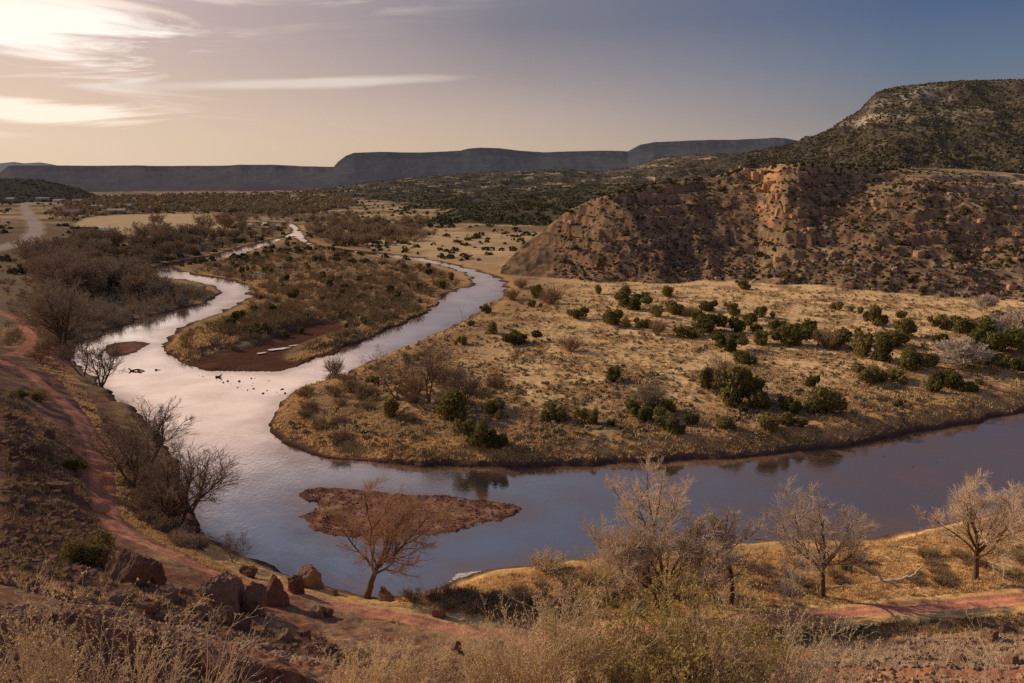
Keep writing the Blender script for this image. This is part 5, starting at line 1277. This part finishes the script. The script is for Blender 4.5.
HL = [(75,214.5,'cream house nearest the highway behind the straw field'),(117,213.5,'grey roofed house behind the middle of the straw field'),(126,208,'white walled house among the far valley trees'),(78,203,'pale house beside the highway where it meets the hill'),
      (60,202.5,'low house between the highway and the first valley trees'),(43,200.5,'small far house just right of the end of the highway'),(98,209,'house with a dark roof left of the grey roofed one'),(146,211,'little house at the right end of the village'),(12,201,'far house left of the end of the highway')]
for i, (a, b, lb) in enumerate(HL): house(a, b, g.uniform(11, 18), g.uniform(7, 10), 3.4, g.uniform(-.4, .4), [M_ROOF, M_BLEACH][i % 2], [M_WALL, M_BLEACH][(i + 1) % 2], lb)

# ------------------------------------------------------------------ tall dry bushes right in front
def front_bush(seed, stems=60, leafy=0, lsize=.03, h=2.4, spread=.55, r=.010):
    gq = np.random.default_rng(seed)
    a = gq.uniform(0, 2 * PI, stems); s = gq.random(stems) ** .6 * spread
    D0 = np.stack([np.cos(a) * s, np.sin(a) * s, np.ones(stems)], 1); P0 = np.stack([np.cos(a) * s * .5, np.sin(a) * s * .5, np.zeros(stems) - .2], 1); P0[:, 2] -= .2
    Ls = h * gq.uniform(.55, 1.15, stems)
    P, D, R = grow(P0, D0, Ls, np.full(stems, r * 1.5), 9, .07, .03, gq, .4)
    st = tubes(P, R, 5)
    p, d, l, r2 = spawn(P, D, R, Ls, 9, .3, .5, .30, gq, .7, r * .7)
    P2, D2, R2 = grow(p, d, l, r2, 6, .12, .06, gq, .5)
    p, d, l, r3 = spawn(P2, D2, R2, l, 5, .2, .55, .5, gq, .8, r * .5)
    P3, D3, R3 = grow(p, d, l, r3, 4, .14, .04, gq, .7)
    tw = join([tubes(P2, R2, 3), tubes(P3, R3, 3)])
    # seed heads and small leaves strung along the last twigs
    nl = 3 + leafy
    i = np.repeat(np.arange(len(P3)), nl); t = gq.integers(1, 4, len(i)); c = P3[i, t] + gq.normal(0, .02, (len(i), 3))
    nn = norm(gq.normal(0, 1, (len(i), 3))); t1 = norm(np.cross(nn, gq.normal(0, 1, (len(i), 3)))); t2 = np.cross(nn, t1); sz = lsize * gq.uniform(.5, 1.4, len(i))[:, None]
    V = np.stack([c - t1 * sz, c + t2 * sz * .5, c + t1 * sz, c - t2 * sz * .5], 1).reshape(-1, 3)
    return st, tw, (V, np.arange(len(V)).reshape(-1, 4))
def put_front(px, top, r_, seed, kind, label, wide=.55, group=None):
    cx = (px - 512) / F; a = math.atan2(cx, cp - .3 * sp); x_, y_ = r_ * math.sin(a), r_ * math.cos(a); zg = float(ground_z(x_, y_))
    dx, dy, dz = ray(px, top); zt = H + r_ * dz / math.hypot(dx, dy)
    h_ = max(zt - zg, .8) * 1.05
    st, tw, lf = front_bush(seed, *kind[:2], h=h_ * .95, spread=wide, lsize=kind[2])
    e = empty('dry_bush', (x_, y_, zg), g.uniform(0, 6.28))
    link('stems', mesh_of('stems', st, M_FORE), e); link('twigs', mesh_of('twigs', tw, kind[3]), e); link('leaves', mesh_of('leaves', lf, kind[4]), e)
    tag(e, label, 'bush', group)
K_DRY = (50, 1, .028, M_FORE, M_FLEAF); K_OL = (60, 7, .030, M_SHRUB, M_FOLIVE); K_THIN = (26, 0, .018, M_FORE, M_FLEAF)
K_DRY2 = (26, 1, .026, M_FORE, M_FLEAF)
FB = [(12,612,19,K_DRY2,'tall dry bush in the bottom left corner'),(62,622,18,K_DRY2,'straw coloured bush second from the bottom left corner'),(118,638,18,K_DRY2,'straw coloured bush third from the bottom left corner'),(165,652,18,K_THIN,'thin stalked bush left of the bottom rubble heap'),
      (372,650,20,K_DRY,'low feathery bush right of the bottom rubble heap'),(425,648,20,K_DRY,'feathery bush at the bottom, left of the tall spiky one'),(500,634,20,K_DRY,'spiky bush on the left of the tallest in the bottom middle'),(548,606,19,K_DRY,'tall spiky pale bush at the bottom middle'),(598,622,19,K_DRY,'dry bush between the spiky pale one and the olive leafy one'),
      (652,608,19,K_OL,'large leafy olive bush at the bottom below the near clump of trees'),(706,600,19,K_OL,'tall olive and straw bush right of the large leafy one'),(755,618,19,K_DRY,'pale stalky bush right of the olive bushes'),(800,640,20,K_DRY,'low pale bush at the left of the right hand rubble'),(1012,664,22,K_THIN,'thin pale bush in the bottom right corner')]
for i, (a, tp, r_, kd, lb) in enumerate(FB): put_front(a, tp, r_, 800 + i, kd, lb, .62)
# dark bush on the ridge at the left, pale one by the road
for (a, b, w_, ar, lb, mt) in [(90,566,46,.9,'dark leafy juniper bush behind the largest boulder',M_JUN)]:
    p = drop(a, b); s_ = w_ / depth_px(*p) / 2; cr, tr = juniper(350, 5200, .09); e = empty('juniper', p, 0, (s_, s_, s_ * 2 * ar / 1.6)); link('trunk', mesh_of('trunk', tr, M_BARK), e); link('foliage', mesh_of('foliage', cr, mt), e); tag(e, lb, 'juniper')
for i, (a, b, w_, lb) in enumerate([(40,402,18,'dark round shrub high on the left hillside'),(22,398,14,'dark shrub left of the round one on the left hillside'),(75,470,22,'grey green shrub above the road on the left hillside'),(500,655,10,'small green tuft by the red rocks'),(848,572,14,'green shrub beside the fallen branch')]):
    p = drop(a, b); s_ = w_ / depth_px(*p) / 2; cr, tr = juniper(360 + i, 1500, .13); e = empty('shrub', p, 0, (s_, s_, s_ * .9)); link('trunk', mesh_of('trunk', tr, M_BARK), e); link('foliage', mesh_of('foliage', cr, M_JUN), e); tag(e, lb, 'shrub')
